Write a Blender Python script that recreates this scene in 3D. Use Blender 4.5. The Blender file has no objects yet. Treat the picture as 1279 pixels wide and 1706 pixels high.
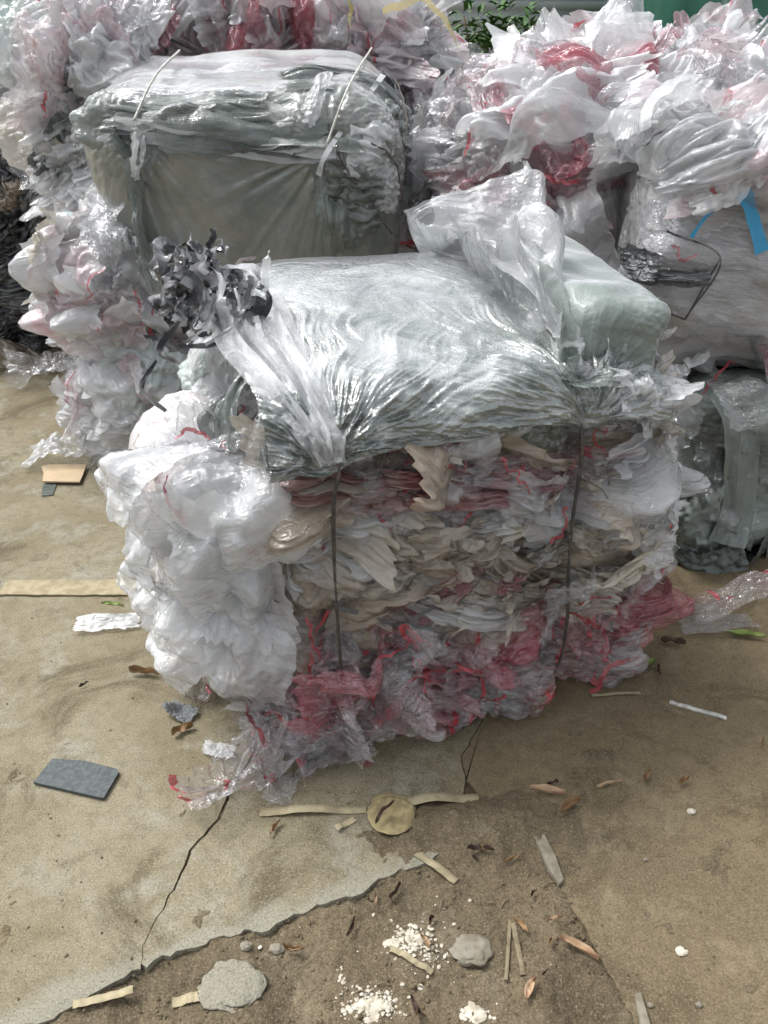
import bpy, math, random
import numpy as np
from mathutils import Vector, Matrix

# ------------------------------------------------------------------ camera, sky, sun
SC = bpy.context.scene
COL = SC.collection
FPX, W0, H0 = 1400.0, 1279.0, 1706.0
CAMH, PITCH = 1.6, math.radians(30)
cam_d = bpy.data.cameras.new('camera')
cam = bpy.data.objects.new('camera', cam_d)
COL.objects.link(cam)
cam.location = (0, 0, CAMH)
cam.rotation_euler = (math.pi / 2 - PITCH, 0, 0)
cam_d.sensor_fit = 'VERTICAL'
cam_d.sensor_height = 24
cam_d.lens = 24 * FPX / H0
cam_d.clip_start = 0.02
cam_d.clip_end = 500
SC.camera = cam

SUN_EL, SUN_AZ = math.radians(58), math.radians(-62)     # azimuth from +Y towards +X
world = bpy.data.worlds.new('World')
SC.world = world
world.use_nodes = True
wn = world.node_tree.nodes
wl = world.node_tree.links
sky = wn.new('ShaderNodeTexSky')
sky.sky_type = 'NISHITA'
sky.sun_disc = False
sky.sun_elevation = SUN_EL
sky.sun_rotation = SUN_AZ
sky.air_density = 1.0
sky.dust_density = 4.0
sky.ozone_density = 1.0
hsv = wn.new('ShaderNodeHueSaturation')                  # overcast: the blue mostly gone
hsv.inputs['Saturation'].default_value = 0.16
wl.new(sky.outputs[0], hsv.inputs['Color'])
wl.new(hsv.outputs[0], wn['Background'].inputs[0])
wn['Background'].inputs[1].default_value = 0.15

sun_d = bpy.data.lights.new('sun', 'SUN')
sun_d.energy = 1.15
sun_d.angle = math.radians(18)
sun_d.color = (1.0, 0.97, 0.93)
sun = bpy.data.objects.new('sun', sun_d)
COL.objects.link(sun)
sdir = Vector((math.sin(SUN_AZ) * math.cos(SUN_EL), math.cos(SUN_AZ) * math.cos(SUN_EL), math.sin(SUN_EL)))
sun.rotation_euler = sdir.to_track_quat('Z', 'Y').to_euler()

SC.view_settings.view_transform = 'Standard'
SC.view_settings.look = 'None'
SC.view_settings.exposure = 0.98
SC.view_settings.gamma = 1.0
SC.render.engine = 'CYCLES'
SC.cycles.max_bounces = 6
SC.cycles.diffuse_bounces = 3
SC.cycles.glossy_bounces = 2
SC.cycles.transmission_bounces = 4
SC.cycles.transparent_max_bounces = 10
SC.cycles.caustics_reflective = False
SC.cycles.caustics_refractive = False
SC.cycles.use_denoising = True
SC.cycles.adaptive_threshold = 0.02

random.seed(7)
RNG = np.random.default_rng(7)
CP, SP = math.cos(PITCH), math.sin(PITCH)


def ray(px, py):
    dx, up = (px - W0 / 2) / FPX, (H0 / 2 - py) / FPX
    return np.array([dx, CP + up * SP, -SP + up * CP])


def G(px, py, z=0.0):                                    # point of the photograph on the level z
    d = ray(px, py)
    t = (z - CAMH) / d[2]
    return np.array([0, 0, CAMH]) + d * t


def AT(px, py, Y):                                       # point of the photograph at distance Y
    d = ray(px, py)
    return np.array([0, 0, CAMH]) + d * (Y / d[1])


# ------------------------------------------------------------------ noise
_rs = np.random.default_rng(11)
PERM = _rs.permutation(256)
PERM = np.concatenate([PERM, PERM, PERM])
GR = _rs.normal(size=(256, 3))
GR /= np.linalg.norm(GR, axis=1)[:, None]


def pnoise(P, seed=0):
    P = np.asarray(P, float) + seed * 17.31
    sh = P.shape[:-1]
    P = P.reshape(-1, 3)
    I = np.floor(P).astype(int)
    F = P - I
    I &= 255
    U = F * F * F * (F * (F * 6 - 15) + 10)
    out = np.zeros(len(P))
    for a in (0, 1):
        for b in (0, 1):
            for c in (0, 1):
                h = PERM[PERM[PERM[(I[:, 0] + a) & 255] + ((I[:, 1] + b) & 255)] + ((I[:, 2] + c) & 255)]
                g = GR[h]
                d = g[:, 0] * (F[:, 0] - a) + g[:, 1] * (F[:, 1] - b) + g[:, 2] * (F[:, 2] - c)
                w = (U[:, 0] if a else 1 - U[:, 0]) * (U[:, 1] if b else 1 - U[:, 1]) * (U[:, 2] if c else 1 - U[:, 2])
                out += d * w
    return (out * 1.5).reshape(sh)


def fbm(P, oct=4, seed=0, gain=0.5):
    P = np.asarray(P, float)
    o, a, f = 0, 1.0, 1.0
    for k in range(oct):
        o = o + a * pnoise(P * f, seed + k)
        a *= gain
        f *= 2.03
    return o


def ridged(P, oct=4, seed=0, gain=0.55):
    P = np.asarray(P, float)
    o, a, f = 0, 1.0, 1.0
    for k in range(oct):
        o = o + a * (1 - 2 * np.abs(pnoise(P * f, seed + k)))
        a *= gain
        f *= 1.93
    return o


def sstep(a, b, x):
    t = np.clip((x - a) / (b - a), 0, 1)
    return t * t * (3 - 2 * t)


def xyz(*a):
    a = np.broadcast_arrays(*a)
    return np.stack([np.asarray(q, float) for q in a], -1)


# ------------------------------------------------------------------ meshes and objects
def raw_mesh(name, V, faces, mat, parent=None, uv=None, smooth=True):
    """V world coordinates (n,3); faces: (m,k) array or list of lists."""
    V = np.asarray(V, float).reshape(-1, 3)
    if parent is not None:
        V = V - np.array(parent['o'])
        org = np.zeros(3)
    else:
        org = np.array([V[:, 0].mean(), V[:, 1].mean(), V[:, 2].min()])
        V = V - org
    me = bpy.data.meshes.new(name)
    if isinstance(faces, np.ndarray):
        m, k = faces.shape
        me.vertices.add(len(V))
        me.vertices.foreach_set('co', V.ravel())
        me.loops.add(m * k)
        me.loops.foreach_set('vertex_index', faces.ravel().astype(np.int32))
        me.polygons.add(m)
        me.polygons.foreach_set('loop_start', np.arange(0, m * k, k, dtype=np.int32))
        me.polygons.foreach_set('loop_total', np.full(m, k, dtype=np.int32))
        me.update(calc_edges=True)
        if uv is not None:
            ul = me.uv_layers.new(name='UVMap')
            ul.data.foreach_set('uv', uv.reshape(-1, 2)[faces.ravel()].ravel().astype(np.float32))
    else:
        me.from_pydata([tuple(v) for v in V], [], [list(map(int, f)) for f in faces])
    me.polygons.foreach_set('use_smooth', np.full(len(me.polygons), smooth))
    me.materials.append(mat)
    me.update()
    o = bpy.data.objects.new(name, me)
    COL.objects.link(o)
    if parent is not None:
        o.parent = parent
        o['o'] = list(parent['o'])
    else:
        o.location = org
        o['o'] = list(org)
    return o


def grid_faces(n, m, wrap=False):
    i = np.arange(n - 1)[:, None]
    mm = m if wrap else m - 1
    j = np.arange(mm)[None, :]
    a = i * m + j
    b = i * m + (j + 1) % m
    return np.stack([a, b, b + m, a + m], -1).reshape(-1, 4)


def grid_mesh(name, P, mat, parent=None, uvs=(1, 1), wrap=False, keep=None):
    n, m = P.shape[:2]
    U, Vv = np.meshgrid(np.linspace(0, uvs[0], m), np.linspace(0, uvs[1], n))
    F = grid_faces(n, m, wrap)
    if keep is not None:
        F = F[keep.ravel()[F].all(1)]
    return raw_mesh(name, P, F, mat, parent, np.stack([U, Vv], -1))


def smooth_path(pts, n=24):
    pts = np.asarray(pts, float)
    k = len(pts)
    ext = np.vstack([2 * pts[0] - pts[1], pts, 2 * pts[-1] - pts[-2]])
    out = []
    for t in np.linspace(0, k - 1 - 1e-6, n):
        i = int(t)
        f = t - i
        p0, p1, p2, p3 = ext[i:i + 4]
        out.append(0.5 * (2 * p1 + (p2 - p0) * f + (2 * p0 - 5 * p1 + 4 * p2 - p3) * f * f + (3 * p1 - p0 - 3 * p2 + p3) * f ** 3))
    return np.array(out)


def tube(name, path, r, mat, parent=None, sides=8, taper=None):
    path = np.asarray(path, float)
    n = len(path)
    T = np.gradient(path, axis=0)
    T /= np.linalg.norm(T, axis=1)[:, None] + 1e-9
    ref = np.array([0.13, 0.21, 0.97]) if abs(T[n // 2][2]) < 0.8 else np.array([0.97, 0.13, 0.1])
    A = np.cross(T, ref)
    A /= np.linalg.norm(A, axis=1)[:, None] + 1e-9
    B = np.cross(T, A)
    th = np.linspace(0, 2 * math.pi, sides, endpoint=False)
    rr = np.full(n, r) if taper is None else r * np.asarray(taper)
    P = path[:, None, :] + rr[:, None, None] * (np.cos(th)[None, :, None] * A[:, None, :] + np.sin(th)[None, :, None] * B[:, None, :])
    V = P.reshape(-1, 3)
    F = [list(f) for f in grid_faces(n, sides, True)]
    F.append(list(range(sides))[::-1])
    F.append([(n - 1) * sides + k for k in range(sides)])
    return raw_mesh(name, V, F, mat, parent)


def ribbon(name, path, width, nrm, mat, parent=None, twist=0.0, crinkle=0.0, seed=0, th=0.0):
    path = np.asarray(path, float)
    n = len(path)
    T = np.gradient(path, axis=0)
    T /= np.linalg.norm(T, axis=1)[:, None] + 1e-9
    N = np.broadcast_to(np.asarray(nrm, float), (n, 3))
    S = np.cross(T, N)
    S /= np.linalg.norm(S, axis=1)[:, None] + 1e-9
    N2 = np.cross(S, T)
    s = np.linspace(0, 1, n)
    ang = twist * pnoise(xyz(s * 3, seed * 3.7, 0.5)) * 2
    Sd = np.cos(ang)[:, None] * S + np.sin(ang)[:, None] * N2
    wv = width * (1 + 0.25 * pnoise(xyz(s * 6, seed * 1.3, 4.5)))
    m = 5
    P = np.zeros((n, m, 3))
    for k in range(m):
        q = k / (m - 1) - 0.5
        P[:, k] = path + Sd * (q * wv)[:, None] + N2 * (crinkle * (pnoise(xyz(s * 14, q * 2.5, seed * 2.1)) + 0.6 * q * q))[:, None]
    return grid_mesh(name, P, mat, parent, uvs=(1, 6))


# ------------------------------------------------------------------ tags
def tag(o, label, cat, group=None, kind=None):
    if label:
        o['label'] = label
    if cat:
        o['category'] = cat
    if group:
        o['group'] = group
    if kind:
        o['kind'] = kind
    return o


def thing(name, loc, label, cat, group=None):
    o = bpy.data.objects.new(name, None)
    o.empty_display_size = 0.1
    COL.objects.link(o)
    o.location = loc
    o['o'] = [float(v) for v in loc]
    return tag(o, label, cat, group)


# ------------------------------------------------------------------ materials
def new_mat(name):
    m = bpy.data.materials.new(name)
    m.use_nodes = True
    nt = m.node_tree
    nt.nodes.clear()
    return m, nt


class NT:
    def __init__(self, nt):
        self.nt = nt

    def n(self, t, **kw):
        o = self.nt.nodes.new(t)
        for k, v in kw.items():
            setattr(o, k, v)
        return o

    def link(self, a, b):
        self.nt.links.new(a, b)

    def val(self, sock, v):
        if hasattr(v, 'is_linked') or isinstance(v, bpy.types.NodeSocket):
            self.link(v, sock)
        else:
            sock.default_value = v

    def math(self, op, a, b=0.0, c=None, clamp=False):
        o = self.n('ShaderNodeMath', operation=op, use_clamp=clamp)
        self.val(o.inputs[0], a)
        self.val(o.inputs[1], b)
        if c is not None:
            self.val(o.inputs[2], c)
        return o.outputs[0]

    def mix(self, f, a, b):
        o = self.n('ShaderNodeMix', data_type='RGBA')
        self.val(o.inputs[0], f)
        self.val(o.inputs[6], a)
        self.val(o.inputs[7], b)
        return o.outputs[2]

    def noise(self, vec, scale, detail=4, rough=0.55, dist=0.0):
        o = self.n('ShaderNodeTexNoise')
        self.link(vec, o.inputs['Vector'])
        o.inputs['Scale'].default_value = scale
        o.inputs['Detail'].default_value = detail
        o.inputs['Roughness'].default_value = rough
        o.inputs['Distortion'].default_value = dist
        return o.outputs[0]

    def voro(self, vec, scale, feature='DISTANCE_TO_EDGE'):
        o = self.n('ShaderNodeTexVoronoi', feature=feature)
        self.link(vec, o.inputs['Vector'])
        o.inputs['Scale'].default_value = scale
        return o.outputs[0]

    def ramp(self, f, a, b, lo=0.0, hi=1.0):
        o = self.n('ShaderNodeMapRange', interpolation_type='SMOOTHSTEP')
        self.val(o.inputs[0], f)
        o.inputs[1].default_value = a
        o.inputs[2].default_value = b
        o.inputs[3].default_value = lo
        o.inputs[4].default_value = hi
        return o.outputs[0]


def c4(c):
    return (c[0], c[1], c[2], 1.0)


def film(name, col, alpha, rough=0.22, transl=0.35, dirt=None, dirt_amt=0.4, red=None, red_w=0.05, red_k=2.0,
         tint=None, tint_amt=0.0, bump=0.35, stretch=(1, 1, 1), scale=1.0, drops=0.0, gloss=1.5, streak=1.5):
    m, nt = new_mat(name)
    x = NT(nt)
    tc = x.n('ShaderNodeTexCoord')
    oi = x.n('ShaderNodeObjectInfo')
    mp = x.n('ShaderNodeMapping')
    x.link(tc.outputs['Object'], mp.inputs[0])
    mp.inputs['Scale'].default_value = stretch
    v = mp.outputs[0]
    base = c4(col)
    if tint:
        base = x.mix(x.math('MULTIPLY', x.ramp(x.noise(v, 4.5 * scale, 3, 0.6, 0.6), 0.42, 0.66), tint_amt), base, c4(tint))
    if dirt:
        base = x.mix(x.math('MULTIPLY', x.ramp(x.noise(v, 7.0 * scale, 4, 0.65, 0.4), 0.40, 0.68), dirt_amt), base, c4(dirt))
    hs = x.n('ShaderNodeHueSaturation')
    x.link(x.ramp(oi.outputs['Random'], 0, 1, 0.82, 1.12), hs.inputs['Value'])
    x.val(hs.inputs['Color'], base)
    base = hs.outputs[0]
    afac = alpha
    if red:
        sp = x.n('ShaderNodeSeparateXYZ')
        x.link(tc.outputs['UV'], sp.inputs[0])
        wob = x.noise(tc.outputs['UV'], 2.5, 3, 0.5)
        w = x.math('ADD', x.math('MULTIPLY', sp.outputs[0], red_k), x.math('MULTIPLY', wob, 0.5))
        w = x.math('ADD', w, x.math('MULTIPLY', oi.outputs['Random'], 7.0))
        fr = x.math('FRACT', w)
        band = x.math('MULTIPLY', x.math('LESS_THAN', fr, red_w), x.ramp(x.noise(tc.outputs['UV'], 1.6, 2), 0.44, 0.5))
        base = x.mix(x.math('MULTIPLY', band, 0.9), base, c4(red))
        afac = x.math('MAXIMUM', alpha, x.math('MULTIPLY', band, 0.85))
    # fine creases: crackle folds, fine streaks along the film and a soft wrinkle field
    off = x.n('ShaderNodeVectorMath', operation='MULTIPLY_ADD')
    x.link(tc.outputs['UV'], off.inputs[0])
    off.inputs[1].default_value = (5.0, 34.0, 1.0)
    cb = x.n('ShaderNodeCombineXYZ')
    for q in range(3):
        x.link(x.math('MULTIPLY', oi.outputs['Random'], 37.0 + 11 * q), cb.inputs[q])
    x.link(cb.outputs[0], off.inputs[2])
    st = x.noise(off.outputs[0], 1.0, 2, 0.6, 0.8)
    h1 = x.math('MINIMUM', x.voro(v, 30 * scale), 0.13)
    nz = x.noise(v, 42 * scale, 2, 0.65, 1.5)
    hgt = x.math('ADD', x.math('ADD', x.math('MULTIPLY', h1, 2.0), x.math('MULTIPLY', nz, 0.8)), x.math('MULTIPLY', st, streak))
    if drops:
        d = x.math('MINIMUM', x.voro(tc.outputs['Object'], 170, 'F1'), 0.5)
        hgt = x.math('ADD', hgt, x.math('MULTIPLY', d, -drops))
    bp = x.n('ShaderNodeBump')
    bp.inputs['Strength'].default_value = bump
    bp.inputs['Distance'].default_value = 0.006
    x.link(hgt, bp.inputs['Height'])
    df = x.n('ShaderNodeBsdfDiffuse')
    x.val(df.inputs[0], base)
    x.link(bp.outputs[0], df.inputs['Normal'])
    sh = df.outputs[0]

    def mixsh(f, a, b):
        mx = x.n('ShaderNodeMixShader')
        x.val(mx.inputs[0], f)
        x.link(a, mx.inputs[1])
        x.link(b, mx.inputs[2])
        return mx.outputs[0]
    if transl > 0:
        tl = x.n('ShaderNodeBsdfTranslucent')
        x.val(tl.inputs[0], base)
        x.link(bp.outputs[0], tl.inputs[1])
        sh = mixsh(transl, sh, tl.outputs[0])
    if alpha < 1:
        lw = x.n('ShaderNodeLayerWeight')
        lw.inputs['Blend'].default_value = 0.35
        x.link(bp.outputs[0], lw.inputs['Normal'])
        f = x.math('POWER', lw.outputs['Facing'], 2.0)
        f = x.math('ADD', afac, x.math('MULTIPLY', f, x.math('MULTIPLY', x.math('SUBTRACT', 0.95, afac), 0.5)), clamp=True)
        tr = x.n('ShaderNodeBsdfTransparent')
        sh = mixsh(f, tr.outputs[0], sh)
    fl = x.n('ShaderNodeLayerWeight')                    # Schlick, the same from both sides of the film
    fl.inputs['Blend'].default_value = 0.5
    x.link(bp.outputs[0], fl.inputs['Normal'])
    fres = x.math('ADD', x.math('MULTIPLY', x.math('POWER', fl.outputs['Facing'], 5.0), 0.85), 0.045)
    gl = x.n('ShaderNodeBsdfAnisotropic')
    gl.inputs['Color'].default_value = (0.96, 0.97, 1.0, 1)
    gl.inputs['Roughness'].default_value = rough
    x.link(bp.outputs[0], gl.inputs['Normal'])
    sh = mixsh(x.math('MULTIPLY', fres, gloss, clamp=True), sh, gl.outputs[0])
    out = x.n('ShaderNodeOutputMaterial')
    x.link(sh, out.inputs[0])
    return m


def solid(name, col, rough=0.7, col2=None, scale=20.0, bump=0.3, bscale=80.0, spec=0.3, dist=0.003):
    m, nt = new_mat(name)
    x = NT(nt)
    tc = x.n('ShaderNodeTexCoord')
    v = tc.outputs['Object']
    base = c4(col)
    if col2:
        base = x.mix(x.ramp(x.noise(v, scale, 5, 0.6), 0.38, 0.65), base, c4(col2))
    pb = x.n('ShaderNodeBsdfPrincipled')
    x.val(pb.inputs['Base Color'], base)
    pb.inputs['Roughness'].default_value = rough
    pb.inputs['Specular IOR Level'].default_value = spec
    bp = x.n('ShaderNodeBump')
    bp.inputs['Strength'].default_value = bump
    bp.inputs['Distance'].default_value = dist
    x.link(x.noise(v, bscale, 4, 0.6), bp.inputs['Height'])
    x.link(bp.outputs[0], pb.inputs['Normal'])
    out = x.n('ShaderNodeOutputMaterial')
    x.link(pb.outputs[0], out.inputs[0])
    return m


RED = (0.48, 0.02, 0.04)
TAN = (0.40, 0.33, 0.24)
M = {}
M['white'] = film('white_film', (0.86, 0.89, 0.91), 0.44, 0.16, 0.30, dirt=(0.55, 0.54, 0.50), dirt_amt=0.3, bump=0.5)
M['bright'] = film('bright_white_film', (0.90, 0.93, 0.95), 0.58, 0.16, 0.28, bump=0.4)
M['milky'] = film('milky_film', (0.74, 0.77, 0.79), 0.42, 0.12, 0.35, dirt=(0.5, 0.47, 0.40), dirt_amt=0.25, bump=0.55, gloss=1.3)
M['clear'] = film('clear_film', (0.74, 0.76, 0.78), 0.10, 0.10, 0.25, bump=0.8, gloss=1.9)
M['redclear'] = film('red_striped_film', (0.66, 0.64, 0.65), 0.18, 0.08, 0.25, red=RED, red_w=0.10, red_k=2.5,
                     tint=(0.52, 0.05, 0.09), tint_amt=0.85, bump=0.8, gloss=1.7)
M['pink'] = film('pink_film', (0.84, 0.78, 0.80), 0.38, 0.13, 0.3, red=RED, red_w=0.05, red_k=2.2,
                 tint=(0.70, 0.30, 0.38), tint_amt=0.65, bump=0.55)
M['rose'] = film('rose_film', (0.50, 0.06, 0.10), 0.42, 0.10, 0.35, tint=(0.64, 0.42, 0.45), tint_amt=0.7, bump=0.8, gloss=1.6)
M['tan'] = film('dusty_film', (0.44, 0.375, 0.285), 0.60, 0.22, 0.2, dirt=(0.25, 0.205, 0.145), dirt_amt=0.7, bump=0.5)
M['tanlight'] = film('pale_dusty_film', (0.58, 0.53, 0.44), 0.52, 0.20, 0.25, dirt=(0.34, 0.285, 0.21), dirt_amt=0.6, bump=0.45)
M['maroon'] = film('maroon_film', (0.26, 0.075, 0.07), 0.7, 0.2, 0.2, tint=(0.38, 0.30, 0.25), tint_amt=0.8, bump=0.5)
M['cream'] = film('cream_film', (0.74, 0.69, 0.58), 0.7, 0.2, 0.3, tint=(0.8, 0.8, 0.78), tint_amt=0.7, bump=0.45)
M['mint'] = film('mint_film', (0.66, 0.77, 0.74), 0.5, 0.16, 0.3, bump=0.45)
M['greywrap'] = film('grey_green_stretch_film', (0.115, 0.14, 0.125), 1.0, 0.23, 0.0, dirt=(0.46, 0.49, 0.48), dirt_amt=0.66,
                     bump=0.22, gloss=3.2, drops=1.6)
M['greyfilm'] = film('grey_green_film', (0.16, 0.195, 0.175), 0.72, 0.18, 0.2, dirt=(0.27, 0.29, 0.265), dirt_amt=0.5, bump=0.4, gloss=1.5)
M['stretch'] = film('brown_grey_stretch_film', (0.19, 0.198, 0.18), 1.0, 0.24, 0.0, dirt=(0.12, 0.145, 0.133), dirt_amt=0.9, bump=0.15, gloss=2.2)
M['core'] = solid('packed_film_core', (0.36, 0.31, 0.24), 0.6, (0.16, 0.14, 0.12), 9, 0.8, 30, dist=0.02)
M['corewhite'] = film('packed_white_film', (0.66, 0.62, 0.62), 1.0, 0.4, 0.0, dirt=(0.34, 0.22, 0.23), dirt_amt=0.6, bump=0.8)
M['corered'] = film('packed_red_film', (0.42, 0.28, 0.27), 1.0, 0.35, 0.0, dirt=(0.25, 0.08, 0.09), dirt_amt=0.8, bump=0.8)
M['black'] = film('black_film', (0.022, 0.024, 0.027), 1.0, 0.28, 0.0, bump=0.5)
M['darkgrey'] = film('dark_grey_film', (0.10, 0.11, 0.115), 0.92, 0.25, 0.1, bump=0.5)
M['red'] = film('red_ribbon_film', (0.42, 0.02, 0.035), 0.80, 0.3, 0.3, bump=0.3)
M['blue'] = film('blue_tape', (0.02, 0.28, 0.52), 1.0, 0.3, 0.0, bump=0.15)
M['yellow'] = film('yellow_film', (0.72, 0.58, 0.12), 0.55, 0.3, 0.3, bump=0.3)
M['teal'] = film('teal_film', (0.20, 0.42, 0.38), 0.5, 0.3, 0.3, bump=0.3)
M['tarp'] = film('woven_grey_green_sheet', (0.15, 0.185, 0.168), 1.0, 0.42, 0.0, dirt=(0.23, 0.265, 0.245), dirt_amt=0.5, bump=0.25, scale=2)
M['wire'] = solid('dark_wire', (0.05, 0.05, 0.05), 0.5, (0.12, 0.10, 0.08), 40)
M['string'] = solid('pale_string', (0.62, 0.62, 0.58), 0.6, (0.4, 0.4, 0.36), 60)
M['card'] = solid('cardboard', (0.48, 0.37, 0.24), 0.85, (0.42, 0.33, 0.22), 15)
M['paper'] = solid('dry_paper_strip', (0.36, 0.315, 0.205), 0.85, (0.26, 0.22, 0.14), 30)
M['disc'] = solid('yellowed_card', (0.35, 0.29, 0.155), 0.85, (0.20, 0.16, 0.085), 30, 0.1)
M['slate'] = solid('dark_grey_tile', (0.050, 0.062, 0.065), 0.55, (0.085, 0.098, 0.10), 90, 0.5, 250, dist=0.001)
M['leaf'] = solid('dry_leaf', (0.24, 0.15, 0.075), 0.7, (0.33, 0.22, 0.12), 25)
M['paleleaf'] = solid('pale_dry_leaf', (0.42, 0.30, 0.19), 0.7, (0.36, 0.22, 0.14), 25)
M['darkleaf'] = solid('rotten_leaf', (0.06, 0.04, 0.03), 0.6, (0.12, 0.08, 0.05), 25)
M['greenleaf'] = solid('green_leaf', (0.16, 0.22, 0.06), 0.5, (0.26, 0.28, 0.10), 25)
M['stone'] = solid('stone', (0.25, 0.23, 0.185), 0.9, (0.17, 0.15, 0.11), 40, 0.6)
M['plaster'] = solid('white_plaster', (0.56, 0.53, 0.45), 0.9, (0.38, 0.34, 0.26), 60, 0.6, 90)
M['bark'] = solid('bark', (0.11, 0.075, 0.045), 0.9, (0.18, 0.13, 0.09), 40)

M['darktarp'] = film('dark_woven_sheet', (0.10, 0.125, 0.114), 1.0, 0.45, 0.0, bump=0.3, scale=2)
M['bark2'] = solid('dry_twig', (0.22, 0.185, 0.12), 0.85, (0.15, 0.12, 0.08), 60)
M['stretchpale'] = film('pale_grey_packed_film', (0.42, 0.42, 0.42), 1.0, 0.25, 0.0, dirt=(0.33, 0.31, 0.27), dirt_amt=0.8, bump=0.25)
M['silver'] = film('silver_film', (0.45, 0.47, 0.50), 0.95, 0.15, 0.0, bump=0.6, gloss=2.2)
M['siding'] = solid('pale_metal_siding', (0.42, 0.45, 0.45), 0.45, (0.36, 0.39, 0.39), 2, 0.1)
M['greenpaint'] = solid('green_paint', (0.02, 0.10, 0.065), 0.4, (0.03, 0.13, 0.085), 2, 0.1)
M['foliage'] = solid('shrub_leaf', (0.045, 0.11, 0.03), 0.45, (0.08, 0.16, 0.045), 6, 0.1)


def ground_mat(name, a, b, c, stain, gloss=0.85, speck=1.0, worn=None):
    m, nt = new_mat(name)
    x = NT(nt)
    tc = x.n('ShaderNodeTexCoord')
    geo = x.n('ShaderNodeNewGeometry')
    v = geo.outputs['Position']
    col = x.mix(x.ramp(x.noise(v, 2.6, 6, 0.62, 0.5), 0.36, 0.62), c4(a), c4(b))
    col = x.mix(x.math('MULTIPLY', x.ramp(x.noise(v, 5.5, 7, 0.68, 0.3), 0.50, 0.68), 0.85), col, c4(c))
    col = x.mix(x.math('MULTIPLY', x.ramp(x.noise(v, 3.4, 8, 0.7, 0.8), 0.50, 0.66), 0.85), col, c4(stain))
    col = x.mix(x.math('MULTIPLY', x.ramp(x.noise(v, 30, 6, 0.7), 0.42, 0.72), 0.45), col, c4(stain))
    if worn:                                             # bare grey concrete where the broken edge is worn
        (ax, ay), (bx, by) = worn
        L = math.hypot(bx - ax, by - ay)
        sp = x.n('ShaderNodeSeparateXYZ')
        x.link(v, sp.inputs[0])
        dd = x.math('ADD', x.math('MULTIPLY', x.math('SUBTRACT', sp.outputs[0], ax), -(by - ay) / L), x.math('MULTIPLY', x.math('SUBTRACT', sp.outputs[1], ay), (bx - ax) / L))
        dd = x.math('ADD', dd, x.math('MULTIPLY', x.math('SUBTRACT', x.noise(v, 9, 5, 0.7), 0.5), 0.16))
        col = x.mix(x.ramp(dd, 0.045, 0.005, 0.0, 0.8), col, (0.27, 0.262, 0.21, 1))
    grit = x.noise(v, 230, 3, 0.75)
    col = x.mix(x.math('MULTIPLY', x.ramp(grit, 0.52, 0.64), 0.42 * speck, clamp=True), col, c4([q * 0.35 for q in stain]))
    col = x.mix(x.math('MULTIPLY', x.ramp(grit, 0.46, 0.33), 0.4 * speck, clamp=True), col, c4([min(1, q * 1.5) for q in c]))
    vo = x.voro(v, 55, 'F1')
    col = x.mix(x.math('MULTIPLY', x.ramp(vo, 0.12, 0.04), 0.6 * speck), col, c4([q * 0.3 for q in stain]))
    pb = x.n('ShaderNodeBsdfPrincipled')
    x.link(col, pb.inputs['Base Color'])
    pb.inputs['Roughness'].default_value = gloss
    pb.inputs['Specular IOR Level'].default_value = 0.25
    h = x.math('ADD', x.math('MULTIPLY', grit, 0.5), x.math('MULTIPLY', x.noise(v, 34, 7, 0.7), 1.4))
    bp = x.n('ShaderNodeBump')
    bp.inputs['Strength'].default_value = 0.7
    bp.inputs['Distance'].default_value = 0.006
    x.link(h, bp.inputs['Height'])
    x.link(bp.outputs[0], pb.inputs['Normal'])
    out = x.n('ShaderNodeOutputMaterial')
    x.link(pb.outputs[0], out.inputs[0])
    return m


M['concrete'] = ground_mat('dusty_concrete', (0.198, 0.168, 0.104), (0.262, 0.232, 0.160), (0.30, 0.29, 0.235), (0.100, 0.080, 0.046), worn=(G(234, 1614)[:2], G(720, 1432)[:2]))
M['sandy'] = ground_mat('sandy_concrete', (0.195, 0.155, 0.094), (0.160, 0.127, 0.078), (0.24, 0.197, 0.127), (0.088, 0.067, 0.039))
M['dirt'] = ground_mat('brown_dirt', (0.165, 0.130, 0.082), (0.125, 0.100, 0.063), (0.21, 0.18, 0.125), (0.075, 0.058, 0.036), 0.95, 1.3)


# ------------------------------------------------------------------ crumpled sheets: a small cloth solver
def relax(P, cons, iters):
    for _ in range(iters):
        for (sa, sb, L, k) in cons:
            d = P[sb] - P[sa]
            l = np.sqrt((d * d).sum(-1)) + 1e-9
            c = d * (k * 0.5 * (1 - L / l))[..., None]
            P[sa] += c
            P[sb] -= c


def make_cons(R, bend):
    n, m = R.shape[:2]
    cons = []
    for di, dj, k in ((1, 0, 0.95), (0, 1, 0.95), (1, 1, 0.6), (1, -1, 0.6), (2, 0, bend), (0, 2, bend)):
        for par in (0, 1):
            i0 = np.arange(0, n - di)
            if di:
                i0 = i0[((i0 // di) % 2) == par]
            j0 = np.arange(max(0, -dj), m - max(0, dj))
            if not di:
                j0 = j0[((j0 // dj) % 2) == par]
            if len(i0) == 0 or len(j0) == 0:
                continue
            sa = np.ix_(i0, j0)
            sb = np.ix_(i0 + di, j0 + dj)
            cons.append((sa, sb, np.linalg.norm(R[sb] - R[sa], axis=-1), k))
    return cons


def upsample(P):
    def up1(A):
        n = A.shape[0]
        o = np.zeros((2 * n - 1,) + A.shape[1:])
        o[::2] = A
        Ae = np.concatenate([2 * A[:1] - A[1:2], A, 2 * A[-1:] - A[-2:-1]])
        o[1::2] = (-Ae[:-3] + 9 * Ae[1:-2] + 9 * Ae[2:-1] - Ae[3:]) / 16
        return o
    return np.swapaxes(up1(np.swapaxes(up1(P), 0, 1)), 0, 1)


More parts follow.
